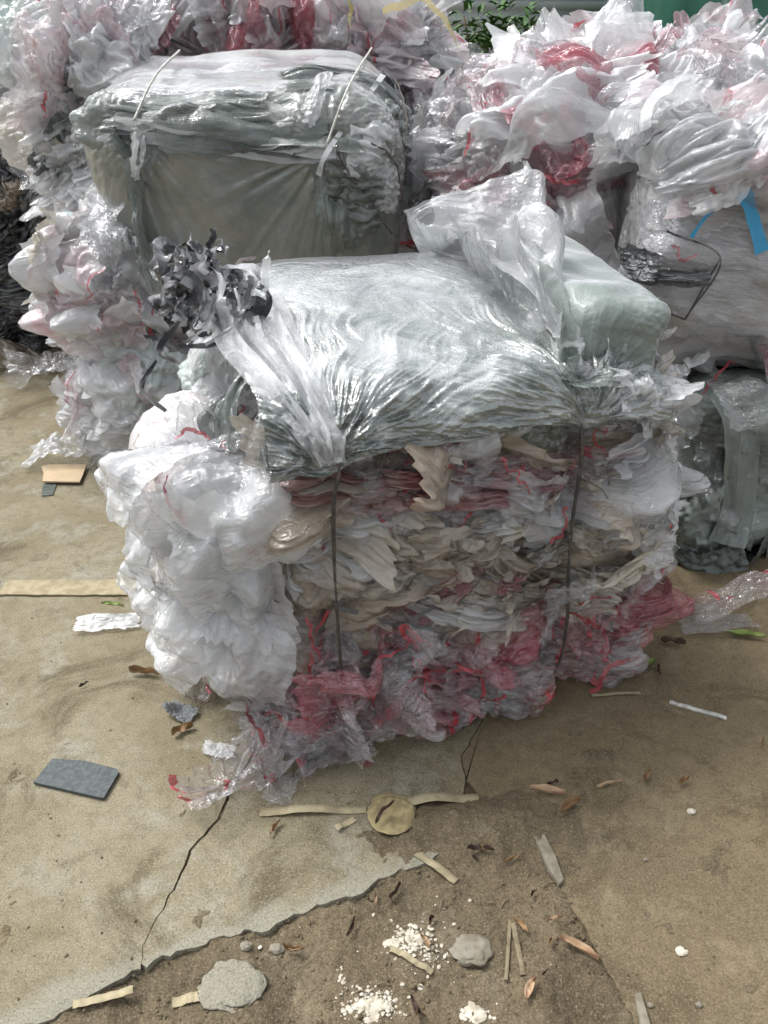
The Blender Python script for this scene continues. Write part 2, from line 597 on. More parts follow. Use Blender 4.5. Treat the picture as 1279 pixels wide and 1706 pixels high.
def crumple(seed, cx=0.72, cy=0.72, h=0.09, fine=0.96, bend=0.08, n0=28, folds=18):
    rs = np.random.default_rng(seed)
    g = np.linspace(-0.5, 0.5, n0)
    X, Y = np.meshgrid(g, g)
    th = np.arctan2(Y, X)
    rr = np.maximum(np.abs(X), np.abs(Y)) * 2
    f = 1 + rr ** 3 * (0.11 * pnoise(xyz(np.cos(th) * 1.6, np.sin(th) * 1.6, seed * 1.7)) + 0.10 * pnoise(xyz(np.cos(th) * 5, np.sin(th) * 5, seed * 2.3)) + 0.07 * pnoise(xyz(np.cos(th) * 13, np.sin(th) * 13, seed * 2.9)))
    R = xyz(X * f, Y * f, 0 * X)
    P = R.copy()
    P[..., 2] += 0.05 * fbm(R * 4.0, 3, seed) + rs.normal(size=X.shape) * 0.004
    cons = make_cons(R, bend)
    steps = 55
    kx, ky = cx ** (1 / steps), cy ** (1 / steps)
    for s in range(steps):
        P[..., 0] *= kx
        P[..., 1] *= ky
        P[..., 2] = np.clip(P[..., 2], -h * 1.5, h * 1.5) * 0.6 + np.clip(P[..., 2], -h, h) * 0.4
        relax(P, cons, 5)
    R2 = upsample(R)
    P = upsample(P)
    P += rs.normal(size=P.shape) * 0.0016
    cons = make_cons(R2, bend * 0.7)
    for s in range(12):
        P[..., :2] *= fine ** (1 / 12)
        relax(P, cons, 4)
    relax(P, cons, 6)
    for k in range(folds):                               # long straight creases of stiff film
        a = rs.uniform(0, 6.28)
        nx, ny = math.cos(a), math.sin(a)
        q = P[..., 0] * nx + P[..., 1] * ny - rs.uniform(-0.3, 0.3)
        s2 = np.abs(q) * rs.choice([-1, 1]) * rs.uniform(0.08, 0.42)
        if k > 5:
            cxx, cyy = rs.uniform(-0.3, 0.3, 2)
            s2 = s2 * 1.6 * np.exp(-(((P[..., 0] - cxx) ** 2 + (P[..., 1] - cyy) ** 2) / 0.03))
        P[..., 2] += s2
    wq = xyz(R2[..., 0] * 5, R2[..., 1] * 3.2, seed * 1.9 + 0 * R2[..., 0])
    wq = wq + 0.7 * np.stack([pnoise(wq * 0.6 + 9 * k) for k in range(3)], -1)
    P[..., 2] += 0.014 * ridged(wq, 3, seed, 0.6)
    P -= P.reshape(-1, 3).mean(0)
    ex = np.abs(P[..., 0]).max() + np.abs(P[..., 1]).max()
    P /= ex
    return P


LIB = {
    'billow': [crumple(s, 0.93, 0.95, 0.035, 0.975, 0.03, folds=28) for s in (41, 42, 43, 44, 45)],
    'soft': [crumple(s, 0.88, 0.90, 0.055, 0.965, 0.04) for s in (1, 2, 3, 4, 5)],
    'mid': [crumple(s, 0.80, 0.80, 0.08, 0.95, 0.05) for s in (11, 12, 13, 14, 15, 16)],
    'hard': [crumple(s, 0.66, 0.70, 0.10, 0.92, 0.02) for s in (21, 22, 23, 24, 25)],
    'pleat': [crumple(s, 0.94, 0.50, 0.05, 0.96, 0.06) for s in (31, 32, 33, 34, 35)],
}


def free_sheet(name, parent, c, t, s, w, h, kind, mat, depth=1.0, idx=0, curl=0.0, crop=None):
    """a crumpled sheet standing free: centre c, width axis t, height axis s"""
    Aq = LIB[kind][idx % len(LIB[kind])]
    t = np.asarray(t, float) / np.linalg.norm(t)
    s = np.asarray(s, float) - t * (np.asarray(s, float) @ t)
    s /= np.linalg.norm(s)
    n = np.cross(t, s)
    a, b, z = Aq[..., 0] * w, Aq[..., 1] * h, Aq[..., 2] * math.sqrt(w * h) * depth
    z = z + curl * (Aq[..., 0] ** 2) * w * 4
    P = np.asarray(c) + a[..., None] * t + b[..., None] * s + z[..., None] * n
    return grid_mesh(name, P, mat, parent)


# ------------------------------------------------------------------ bales: rounded boxes that film can be wrapped on
class Bale:
    def __init__(self, c, half, rotz=0.0, rad=0.1, rotx=0.0, roty=0.0, bulge=0.03, seed=0, freq=3.0):
        self.c = np.array(c, float)
        self.h = np.array(half, float)
        self.R = np.array(Matrix.Rotation(rotz, 3, 'Z') @ Matrix.Rotation(rotx, 3, 'X') @ Matrix.Rotation(roty, 3, 'Y'))
        self.r = rad
        self.bulge, self.seed, self.freq = bulge, seed, freq
        self.grooves = []

    def loc(self, P):
        return (P - self.c) @ self.R

    def wor(self, L):
        return L @ self.R.T + self.c

    def sdf(self, P):
        L = self.loc(P)
        q = np.abs(L) - (self.h - self.r)
        qm = np.maximum(q, 0)
        out = np.linalg.norm(qm, axis=-1)
        ins = np.minimum(q.max(-1), 0)
        d = out + ins - self.r
        g = qm / (out[..., None] + 1e-9)
        k = np.argmax(q, -1)
        gi = np.eye(3)[k]
        g = np.where((out > 1e-6)[..., None], g, gi) * np.sign(L + 1e-9)
        return d, g @ self.R.T

    def disp(self, P):
        d = self.bulge * fbm(P * self.freq, 2, self.seed)
        for gx_ in self.grooves:                         # where the ties bite into the bale
            d = d - 0.045 * np.exp(-((self.loc(P)[..., 0] - gx_) / 0.035) ** 2)
        return d

    def trace(self, px, py):
        o = np.array([0, 0, CAMH])
        d = ray(px, py)
        d = d / np.linalg.norm(d)
        t = 0.3
        best, bt = 9, t
        for _ in range(90):
            p = o + d * t
            s, g = self.sdf(p[None])
            s = s[0]
            if s < best:
                best, bt = s, t
            if s < 0.002:
                break
            t += max(s * 0.9, 0.002)
            if t > 12:
                break
        p = o + d * bt
        s, g = self.sdf(p[None])
        return p - g[0] * s[0], g[0]

    def core(self, name, mat, parent, n=40, strata=0.03, sfreq=(5, 5, 22)):
        faces, V, off = [], [], 0
        g = np.linspace(-1, 1, n)
        A, B = np.meshgrid(g, g)
        for ax in range(3):
            for s in (-1, 1):
                L = np.zeros((n, n, 3))
                L[..., ax] = s
                L[..., (ax + 1) % 3] = A if s > 0 else B
                L[..., (ax + 2) % 3] = B if s > 0 else A
                L = L * self.h
                V.append(L.reshape(-1, 3))
                faces.append(grid_faces(n, n) + off)
                off += n * n
        V = np.concatenate(V)
        W = self.wor(V)
        for _ in range(2):
            d, gr = self.sdf(W)
            W = W - gr * d[:, None]
        d, gr = self.sdf(W)
        W = W + gr * (self.disp(W) - 0.012 + strata * (ridged(W * np.array(sfreq), 3, self.seed + 9) - 0.8) * 0.5)[:, None]
        W[:, 2] = np.maximum(W[:, 2], 0.004)
        return raw_mesh(name, W, np.concatenate(faces), mat, parent)

    def sheet(self, parent, p0, nrm, w, h, rot, kind, mat, depth=1.0, lift=0.0, hug=1.0, flare=0.0, droop=0.0, name='film_sheet', idx=None, up=None):
        A = LIB[kind][RNG.integers(len(LIB[kind])) if idx is None else idx % len(LIB[kind])].copy()
        if RNG.random() < 0.5:
            A[..., 0] *= -1
        if RNG.random() < 0.5:
            A = A * np.array([1, -1, -1])
        nrm = np.asarray(nrm, float)
        upv = np.array([0, 0, 1.0]) if up is None else np.asarray(up, float)
        if abs(nrm @ upv) > 0.93:
            upv = self.R[:, 1]
        s = upv - nrm * (nrm @ upv)
        s /= np.linalg.norm(s)
        t = np.cross(s, nrm)
        cr, sr = math.cos(rot), math.sin(rot)
        t, s = t * cr + s * sr, s * cr - t * sr
        sc = math.sqrt(w * h)
        a, b, c = A[..., 0] * w, A[..., 1] * h, A[..., 2] * sc * depth
        q = p0 + t * a[..., None] + s * b[..., None]
        u = q.copy()
        for _ in range(2):
            d, g = self.sdf(u)
            u = u - g * d[..., None]
        d, g = self.sdf(u)
        rr = np.sqrt(A[..., 0] ** 2 + A[..., 1] ** 2) * 2
        ph = RNG.random() * 50
        fl = flare * np.maximum(0, rr - 0.45) ** 2 * (0.6 + 1.2 * pnoise(A * 3 + ph))
        out = u * hug + q * (1 - hug)
        gg = g * hug + nrm * (1 - hug)
        P = out + gg * (self.disp(u) + lift + c + fl)[..., None]
        if droop:
            P[..., 2] -= droop * np.maximum(0, rr - 0.3) ** 2
        P[..., 2] = np.maximum(P[..., 2], 0.003 + 0.01 * np.abs(A[..., 2]))
        return grid_mesh(name, P, mat, parent)

    def at(self, parent, px, py, w, h, rot=0.0, kind='mid', mat='white', **kw):
        p, n = self.trace(px, py)
        return self.sheet(parent, p, n, w, h, math.radians(rot), kind, M[mat], **kw)

    def scatter(self, parent, n, box, w, h, mats, kinds=('mid',), rot=(-0.3, 0.3), front=False, **kw):
        """n sheets aimed at the surface inside a window of the photograph"""
        for i in range(n):
            px = box[0] + (box[2] - box[0]) * RNG.random()
            py = box[1] + (box[3] - box[1]) * ((i + RNG.random()) / n)
            p, nr = self.trace(px, py)
            if front and p[2] > self.c[2] + self.h[2] - 0.16:    # keep face layers below the top edge
                p = np.array([p[0], p[1], self.c[2] + self.h[2] - 0.16])
                nr = -self.R[:, 1]
            k2 = {k: (RNG.uniform(*v) if isinstance(v, tuple) else v) for k, v in kw.items()}
            self.sheet(parent, p, nr, RNG.uniform(*w), RNG.uniform(*h), RNG.uniform(*rot), kinds[RNG.integers(len(kinds))],
                       M[mats[RNG.integers(len(mats))]], **k2)

    def surf_path(self, pts, lift=0.01, n=24, noise=0.0, seed=0):
        P = []
        for px, py in pts:
            p, g = self.trace(px, py)
            P.append(p + g * (lift + self.disp(p[None])[0]))
        P = smooth_path(P, n)
        if noise:
            P = P + noise * np.stack([fbm(xyz(np.linspace(0, 4, n), seed * 3.1, k * 7.7), 2) for k in range(3)], -1)
        P[:, 2] = np.maximum(P[:, 2], 0.008)
        return P

    def reds(self, parent, n, box, width=(0.006, 0.014), lift=0.06, length=(25, 90), seed=0):
        rs = np.random.default_rng(seed + 500)
        for k in range(n):
            x0, y0 = rs.uniform(box[0], box[2]), rs.uniform(box[1], box[3])
            a, l = rs.uniform(0, 6.28), rs.uniform(*length)
            b = a + rs.normal() * 0.7
            pts = [(x0, y0), (x0 + l * 0.5 * math.cos(a), y0 + l * 0.5 * math.sin(a)), (x0 + l * 0.5 * (math.cos(a) + math.cos(b)), y0 + l * 0.5 * (math.sin(a) + math.sin(b)))]
            self.red(parent, pts, rs.uniform(*width), lift + rs.uniform(-0.02, 0.03), seed=seed + k, twist=1.0, noise=0.02)

    def red(self, parent, pts, width=0.012, lift=0.03, mat='red', name='red_ribbon', seed=0, noise=0.012, twist=0.5, n=26):
        P = self.surf_path(pts, lift, n, noise, seed)
        mid = np.array([0, 0, CAMH]) - P[len(P) // 2]
        return ribbon(name, P, width, mid / np.linalg.norm(mid), M[mat], parent, twist=twist, crinkle=width * 0.25, seed=seed)


# ------------------------------------------------------------------ ground
def rough_line(pts, amp=0.006, step=0.012, seed=0):
    out = []
    pts = [np.asarray(p, float)[:2] for p in pts]
    for a, b in zip(pts[:-1], pts[1:]):
        L = np.linalg.norm(b - a)
        n = max(1, min(120, int(L / step)))
        for k in range(n):
            out.append(a + (b - a) * k / n)
    out.append(pts[-1])
    out = np.array(out)
    q = xyz(out[:, 0], out[:, 1], seed * 5.1 + 0 * out[:, 0])
    nx, ny = fbm(q * 14, 4, seed, 0.6), fbm(q * 14, 4, seed + 40, 0.6)
    w = np.ones(len(out))
    w[0] = w[-1] = 0
    return out + np.stack([nx, ny], -1) * amp * w[:, None]


def slab(name, poly, top, thick, mat):
    n = len(poly)
    c = np.mean(poly, 0)
    V = [(p[0], p[1], top) for p in poly] + [(p[0], p[1], top - thick) for p in poly]
    F = [list(range(n))] + [[k, k + n, (k + 1) % n + n, (k + 1) % n] for k in range(n)]
    o = raw_mesh(name, V, F, mat, smooth=False)
    o['kind'] = 'structure'
    return o


far = 40.0
crack = rough_line([G(234, 1614), G(238, 1585), G(252, 1540), G(290, 1478), G(312, 1425), G(322, 1408), G(345, 1384), G(420, 1250), np.array([0.1, 8, 0]), np.array([0.1, far, 0])], 0.008, seed=3)
edge_l = rough_line([np.array([-far, 0.3]), G(-260, 1810), G(-40, 1738), G(60, 1703), G(140, 1667), G(234, 1614)], 0.010, seed=5)
edge_m = rough_line([G(234, 1614), G(262, 1606), G(330, 1577), G(460, 1537), G(600, 1482), G(720, 1432), G(752, 1400)], 0.016, seed=6)
joint = rough_line([G(752, 1400), G(775, 1300), G(768, 1262), G(800, 1200), np.array([0.9, 8, 0]), np.array([0.9, far, 0])], 0.008, seed=7)
edge_r = rough_line([G(1075, 1760), G(1058, 1700), G(1000, 1598), G(945, 1490), G(888, 1400), G(800, 1330), G(775, 1300)], 0.009, seed=8)
p1 = np.concatenate([edge_l, crack[1:], [[-far, far]]])
slab('concrete_pavement', p1[::-1], 0.0, 0.06, M['concrete'])
ck = crack[::-1].copy()
ck[:, 0] += 0.0045 * (1 + 0.9 * np.sin(np.linspace(0, 23, len(ck))))
p2 = np.concatenate([ck[:-1], edge_m[0:1] + [[0.012, 0.002]], edge_m[2:], joint[1:]])
slab('concrete_pavement', p2[::-1], 0.001, 0.06, M['concrete'])
ji = np.argmin(np.linalg.norm(joint - edge_r[-1], axis=1))
jj = joint[ji:].copy()
jj[:, 0] += 0.003
p3 = np.concatenate([edge_r, jj, [[far, far]], [[far, -2]], [edge_r[0] + [0.05, -1.2]]])
slab('sandy_pavement', p3[::-1], -0.001, 0.06, M['sandy'])
V = [(-80, -20, -0.065), (80, -20, -0.065), (80, 120, -0.065), (-80, 120, -0.065)]
raw_mesh('ground', V, [[0, 1, 2, 3]], M['dirt'])['kind'] = 'structure'

# the worn dirt strip between the broken slabs, with soil spilling over their edges
gx, gy = np.meshgrid(np.linspace(-1.15, 1.0, 430), np.linspace(0.45, 1.62, 300))
q = xyz(gx, gy, 0 * gx)


def line_side(pts, x, y):
    """distance to a polyline"""
    d = np.full(x.shape, 9.0)
    pts = np.asarray(pts)
    for a, b in zip(pts[:-1], pts[1:]):
        ab = b - a
        t = np.clip(((x - a[0]) * ab[0] + (y - a[1]) * ab[1]) / (ab @ ab + 1e-9), 0, 1)
        d = np.minimum(d, np.hypot(x - a[0] - t * ab[0], y - a[1] - t * ab[1]))
    return d


cz = G(800, 1375)
mound = np.exp(-(((gx - cz[0]) / 0.20) ** 2 + ((gy - cz[1]) / 0.075) ** 2))
hz = -0.009 + 0.012 * fbm(q * 7, 5, 3, 0.6) + 0.0035 * fbm(q * 45, 3, 9, 0.7) + 0.038 * mound
raw_mesh('dirt_ground', xyz(gx, gy, hz).reshape(-1, 3), grid_faces(*gx.shape), M['dirt'])['kind'] = 'structure'


def lump(rs, r, squash=0.6, k=2):
    """a rough pebble: subdivided octahedron pushed about by noise"""
    n, m = 7, 9
    th = np.linspace(0, math.pi, n)[:, None]
    ph = np.linspace(0, 2 * math.pi, m, endpoint=False)[None, :]
    P = xyz(np.sin(th) * np.cos(ph), np.sin(th) * np.sin(ph), np.cos(th) + 0 * ph)
    P = P * (1 + 0.45 * pnoise(P * 1.8 + rs.random() * 90))[..., None]
    return P.reshape(-1, 3) * r * np.array([1, rs.uniform(0.6, 1), squash]), grid_faces(n, m, True)


def crumbs(name, pts, sizes, mat, squash=0.6, label=None):
    rs = np.random.default_rng(len(pts))
    Vs, Fs, o = [], [], 0
    for p, r in zip(pts, sizes):
        v, f = lump(rs, r, squash)
        a = rs.random() * 6.28
        v = v @ np.array([[math.cos(a), math.sin(a), 0], [-math.sin(a), math.cos(a), 0], [0, 0, 1]])
        Vs.append(v + p)
        Fs.append(f + o)
        o += len(v)
    ob = raw_mesh(name, np.concatenate(Vs), np.concatenate(Fs), mat)
    ob['kind'] = 'stuff'
    if label:
        ob['label'] = label
    return ob


def gz(x, y):
    i = int(np.clip((y - 0.45) / 1.17 * 299, 0, 299))
    j = int(np.clip((x + 1.15) / 2.15 * 429, 0, 429))
    return hz[i, j]


pts, sz = [], []
for _ in range(1700):
    px, py = RNG.uniform(150, 1010), RNG.uniform(1380, 1720)
    lim = 1614 - (px - 234) * 0.375 if px < 752 else 1380
    if py < lim + 8 or (px > 870 and py < 1400 + (px - 888) * 1.77):
        continue
    p = G(px, py, -0.02)
    if RNG.random() > 0.35 + 0.65 * (pnoise(p * 9) > 0):
        continue
    p[2] = gz(p[0], p[1])
    pts.append(p)
    sz.append(0.0012 + 0.0045 * RNG.random() ** 4)
for ln in (edge_m, edge_l[-60:], edge_r, crack[:80]):
    for k in range(0, len(ln), 1):
        for _ in range(3):
            x_, y_ = ln[k] + RNG.normal(size=2) * 0.010
            z_ = gz(x_, y_) if (0.46 < y_ < 1.6) else 0.0
            pts.append(np.array([x_, y_, max(z_, -0.006)]))
            sz.append(0.0010 + 0.0042 * RNG.random() ** 4)
crumbs('soil_crumbs', pts, sz, M['dirt'], label='brown soil crumbs spilled over the broken slab edges')
pts, sz = [], []
for _ in range(420):
    px, py = RNG.uniform(0, 1279), RNG.uniform(950, 1700)
    p = G(px, py, 0.001)
    pts.append(p)
    sz.append(0.0010 + 0.0028 * RNG.random() ** 4)
crumbs('grit', pts, sz, M['dirt'], label='fine dark grit scattered over the concrete')
pts, sz = [], []
for (cx, cy, sx, sy, n) in ((685, 1575, 34, 24, 420), (618, 1680, 42, 24, 460), (720, 1600, 34, 30, 120), (570, 1640, 12, 25, 22), (800, 1690, 35, 16, 55), (720, 1560, 120, 70, 26), (475, 1560, 60, 30, 12)):
    for _ in range(n):
        p = G(cx + RNG.normal() * sx * 0.55, cy + RNG.normal() * sy * 0.55, -0.02)
        p[2] = gz(p[0], p[1]) + 0.001
        pts.append(p)
        sz.append(0.0008 + 0.0055 * RNG.random() ** 4)
crumbs('plaster_crumbs', pts, sz, M['plaster'], 0.22, label='white crumbled plaster patches in the brown dirt')


# ------------------------------------------------------------------ main bale
MB = (-0.227, 1.545, 0.0)
YAW = math.radians(18.7)
EX = np.array([math.cos(YAW), math.sin(YAW), 0])
EY = np.array([-math.sin(YAW), math.cos(YAW), 0])
EZ = np.array([0, 0, 1.0])
L_, D_, H_ = 1.0, 0.88, 0.93
PB = np.array(MB)


def mb(x, y, z):
    return PB + EX * np.asarray(x)[..., None] + EY * np.asarray(y)[..., None] + EZ * np.asarray(z)[..., None]


main = thing('film_bale', MB, 'large front bale of white, dusty and red striped film under a shiny grey wrap', 'bale')
A = Bale(mb(L_ / 2, D_ / 2, 0.455), (L_ / 2 - 0.015, D_ / 2, 0.45), YAW, 0.11, bulge=0.03, seed=2)
A.grooves = [0.115 - L_ / 2, 0.70 - L_ / 2]
A.core('packed_film', M['core'], main, 110, 0.05, (4, 4, 20))

# the strata of squeezed film across the front face
FR = dict(up=None)
A.scatter(main, 38, (510, 735, 1070, 1010), (0.22, 0.55), (0.09, 0.24), ('tan', 'tanlight', 'white', 'milky', 'tanlight', 'clear', 'cream', 'redclear', 'tan', 'milky'), ('mid', 'hard', 'mid', 'billow', 'pleat'), (-0.6, 0.4), front=True, lift=(0.0, 0.035), depth=0.8, flare=(0, 0.02))
A.scatter(main, 9, (540, 770, 1000, 1000), (0.14, 0.3), (0.06, 0.14), ('clear', 'milky', 'clear', 'redclear', 'tanlight', 'rose'), ('hard', 'mid', 'billow'), (-0.7, 0.5), lift=(0.02, 0.04), flare=(0, 0.02))
A.scatter(main, 11, (570, 755, 940, 820), (0.25, 0.5), (0.06, 0.12), ('maroon', 'redclear', 'maroon', 'rose'), ('pleat', 'hard'), (-0.3, 0.0), front=True, lift=(0.015, 0.04), depth=0.8)
for (px, py, w, h, r, k, mt) in ((760, 890, 0.34, 0.16, -4, 'soft', 'tanlight'), (640, 975, 0.34, 0.14, 12, 'soft', 'tan'), (690, 845, 0.26, 0.07, -12, 'mid', 'milky'),
                                 (820, 690, 0.20, 0.12, -6, 'billow', 'white'), (660, 715, 0.30, 0.10, -14, 'billow', 'cream'), (740, 680, 0.3, 0.08, -10, 'billow', 'tanlight'), (900, 700, 0.16, 0.12, 0, 'mid', 'greyfilm'), (560, 740, 0.16, 0.1, 0, 'mid', 'milky'), (860, 830, 0.26, 0.07, -22, 'mid', 'milky'),
                                 (500, 900, 0.18, 0.20, 20, 'soft', 'tanlight'), (500, 960, 0.2, 0.2, 40, 'soft', 'tan'), (800, 985, 0.4, 0.09, -20, 'mid', 'tanlight'), (960, 800, 0.2, 0.1, -10, 'soft', 'tanlight'),
                                 (480, 880, 0.16, 0.13, 35, 'mid', 'bright')):
    A.at(main, px, py, w, h, r, k, mt, lift=0.03, flare=0.01, depth=0.8)
# right end: white tatters reaching past the edge
A.scatter(main, 8, (1010, 610, 1130, 800), (0.16, 0.3), (0.08, 0.16), ('white', 'milky', 'tanlight', 'milky'), ('mid', 'pleat', 'hard'), (-0.3, 0.5), lift=(0.02, 0.05), flare=(0.0, 0.08), hug=0.85)
for (px, py, w, h, r, k, mt, hg) in ((1085, 840, 0.15, 0.15, 20, 'soft', 'bright', 0.35), (1080, 910, 0.16, 0.13, -15, 'mid', 'white', 0.4), (1095, 720, 0.13, 0.16, 30, 'mid', 'white', 0.4),
                                     (1060, 640, 0.26, 0.13, 8, 'mid', 'bright', 0.6), (1110, 930, 0.08, 0.12, 10, 'mid', 'white', 0.3), (1040, 600, 0.2, 0.1, 20, 'mid', 'white', 0.5)):
    A.at(main, px, py, w, h, r, k, mt, lift=0.05, hug=hg, flare=0.05)
# left end: big white billows round a swollen end
A2 = Bale(mb(-0.055, 0.40, 0.42), (0.20, 0.35, 0.36), YAW + 0.12, 0.20, bulge=0.035, seed=14, freq=3.0)
A2.core('packed_film', M['corewhite'], main, 60, 0.03, (6, 6, 6))
A2.scatter(main, 9, (210, 720, 430, 1080), (0.2, 0.34), (0.2, 0.36), ('white', 'bright', 'milky', 'clear'), ('billow', 'pleat', 'billow'), (-0.6, 0.6), lift=(0.0, 0.03), hug=0.95, flare=(0, 0.06))
BL = ((290, 790, 0.30, 0.26, 8, 'billow', 'bright', 0.10, 0.5), (270, 900, 0.24, 0.20, 80, 'billow', 'bright', 0.05, 0.5), (345, 930, 0.24, 0.40, 4, 'billow', 'white', 0.08, 0.6),
      (262, 1010, 0.22, 0.26, -25, 'billow', 'bright', 0.05, 0.55), (310, 1050, 0.26, 0.18, -30, 'billow', 'white', 0.05, 0.6), (405, 1095, 0.20, 0.30, -18, 'billow', 'milky', 0.10, 0.6),
      (400, 980, 0.22, 0.32, 10, 'billow', 'white', 0.08, 0.7), (390, 700, 0.17, 0.13, 10, 'billow', 'bright', 0.10, 0.5), (420, 790, 0.30, 0.15, -6, 'mid', 'pink', 0.06, 0.8),
      (430, 860, 0.26, 0.20, 20, 'mid', 'redclear', 0.06, 0.8), (370, 850, 0.22, 0.24, 30, 'billow', 'milky', 0.09, 0.7), (460, 840, 0.24, 0.10, 0, 'hard', 'clear', 0.07, 0.8),
      (245, 870, 0.12, 0.16, 20, 'mid', 'white', 0.02, 0.7), (245, 965, 0.14, 0.11, -30, 'mid', 'bright', 0.02, 0.7), (330, 730, 0.26, 0.12, 20, 'mid', 'white', 0.05, 0.6))
for (px, py, w, h, r, k, mt, lf, hg) in BL:
    (A if px > 415 else A2).at(main, px, py, w, h, r, k, mt, lift=lf * 0.6 + 0.01, hug=hg, flare=-0.02, depth=1.0)
# foot of the bale: clear film with red print
A.scatter(main, 18, (440, 1040, 940, 1180), (0.24, 0.45), (0.12, 0.26), ('redclear', 'redclear', 'clear', 'rose', 'rose', 'redclear'), ('hard', 'mid', 'pleat'), (-0.5, 0.6), lift=(0.0, 0.06), flare=(0, 0.14), hug=0.8)
A.scatter(main, 9, (920, 960, 1085, 1110), (0.2, 0.34), (0.12, 0.22), ('redclear', 'rose', 'clear', 'redclear'), ('hard', 'mid', 'pleat'), (-0.4, 0.4), lift=(0.02, 0.08), flare=(0, 0.12), hug=0.75)
A.scatter(main, 8, (400, 1140, 600, 1270), (0.2, 0.36), (0.12, 0.22), ('redclear', 'clear', 'rose'), ('hard', 'mid'), (-0.8, 0.8), lift=(0.03, 0.10), flare=(0.0, 0.15), hug=0.6, droop=(0.02, 0.08))


# shiny wrap stretched over the top and gathered at the two ties
def wrap_top():
    nu, nv = 420, 320
    xs = np.linspace(-0.02, 0.92, nu)[None, :]
    s = np.linspace(-1, 1.06, nv)[:, None]
    x1, x2 = 0.10, 0.70
    hang = 0.085 - 0.012 * np.sin(xs * 9) - 0.05 * sstep(0.10, 0.70, xs)
    between = np.exp(-((xs - 0.43) / 0.40) ** 6)
    crown = 0.945 + 0.045 * between - 0.03 * xs
    front = -0.035 - 0.02 * between
    ys = np.where(s > 0.0, front + 0.19 * (1 - np.minimum(s, 0.999) ** 0.8), 0)
    # profile: s<0 over the top from back to shoulder, s 0..1 shoulder then down the front
    tt = np.clip(-s, 0, 1)
    ytop = 0.10 + (D_ - 0.10) * tt
    ztop = crown + 0.09 * np.sin(np.minimum(tt * 1.15, 1.3) * math.pi / 2) * (0.6 + 0.4 * between) - 0.05 * tt ** 4
    a = np.clip(s, 0, 0.55) / 0.55 * (math.pi / 2)
    rz = 0.105
    yfr = 0.10 - (0.10 - front) * np.sin(a)
    zfr = crown - rz * (1 - np.cos(a))
    below = np.clip(s - 0.55, 0, None) / 0.51
    zfr = zfr - below * (hang - 0.02)
    yfr = yfr + 0.02 * below
    y = np.where(s < 0, ytop, yfr) + 0 * xs
    z = np.where(s < 0, ztop, zfr) + 0 * xs
    # arc coordinate along the profile for the creases
    arc = np.where(s < 0, s * (D_ - 0.1), np.clip(s, 0, 0.55) / 0.55 * 0.2 + below * hang) + 0 * xs
    X = xs + 0 * s
    cre = 0
    for (xc, a0, sgn, sd) in ((x1, 0.20, 1, 0), (x2, 0.19, -1, 5)):
        dx, dy = X - xc, arc - a0
        r = np.hypot(dx, dy) + 1e-6
        th = np.arctan2(dy, dx)
        th = th + 0.25 * pnoise(xyz(X * 5, arc * 5, sd + 2.2 + 0 * r))
        rdg = 1 - 2 * np.abs(pnoise(xyz(th * 4.0, np.log(r + 0.05) * 1.3, sd + 0.3 + 0 * r)))
        rdg2 = 1 - 2 * np.abs(pnoise(xyz(th * 12, np.log(r + 0.05) * 2.2, sd + 7.3 + 0 * r)))
        rdg3 = 1 - 2 * np.abs(pnoise(xyz(th * 30, np.log(r + 0.05) * 3.0, sd + 9.3 + 0 * r)))
        pat = 0.35 + 0.65 * sstep(-0.15, 0.35, pnoise(xyz(X * 7, arc * 7, sd + 4.4 + 0 * r)))
        f = np.exp(-r / 0.27) * sstep(0.0, 0.07, r) * (1 - 0.75 * sstep(0.0, 0.7, np.sin(th)))
        cre = cre + f * (0.022 * rdg + pat * (0.018 * rdg2 + 0.009 * rdg3))
        pin = np.exp(-(dx / 0.05) ** 2)
        z = z - 0.035 * pin * sstep(-0.9, 0.1, s)
        y = y + 0.022 * pin * sstep(0.0, 0.5, s)
    low = sstep(0.0, 0.25, arc)
    cre = cre + 0.012 * low * ridged(xyz(X * 5 + arc * 4, arc * 22 - X * 5, 0 * X), 3, 4)
    cre = cre + 0.004 * fbm(xyz(X * 5, arc * 5, 0 * X), 3, 8)
    ny = np.where(s < 0, 0.15, -np.sin(a)) + 0 * xs
    nz = np.where(s < 0, 1.0, np.cos(a)) + 0 * xs
    y = y + cre * ny * 0.9
    z = z + cre * nz
    P = mb(X, y, z)
    # ragged hem
    hem = 0.93 + 0.10 * fbm(xyz(xs[0] * 9, 0 * xs[0], 0 * xs[0] + 3), 3, 2)
    keep = s <= (hem[None, :] + 0.03)
    return P, keep


P, keep = wrap_top()
grid_mesh('top_wrap', P, M['greywrap'], main, keep=keep)


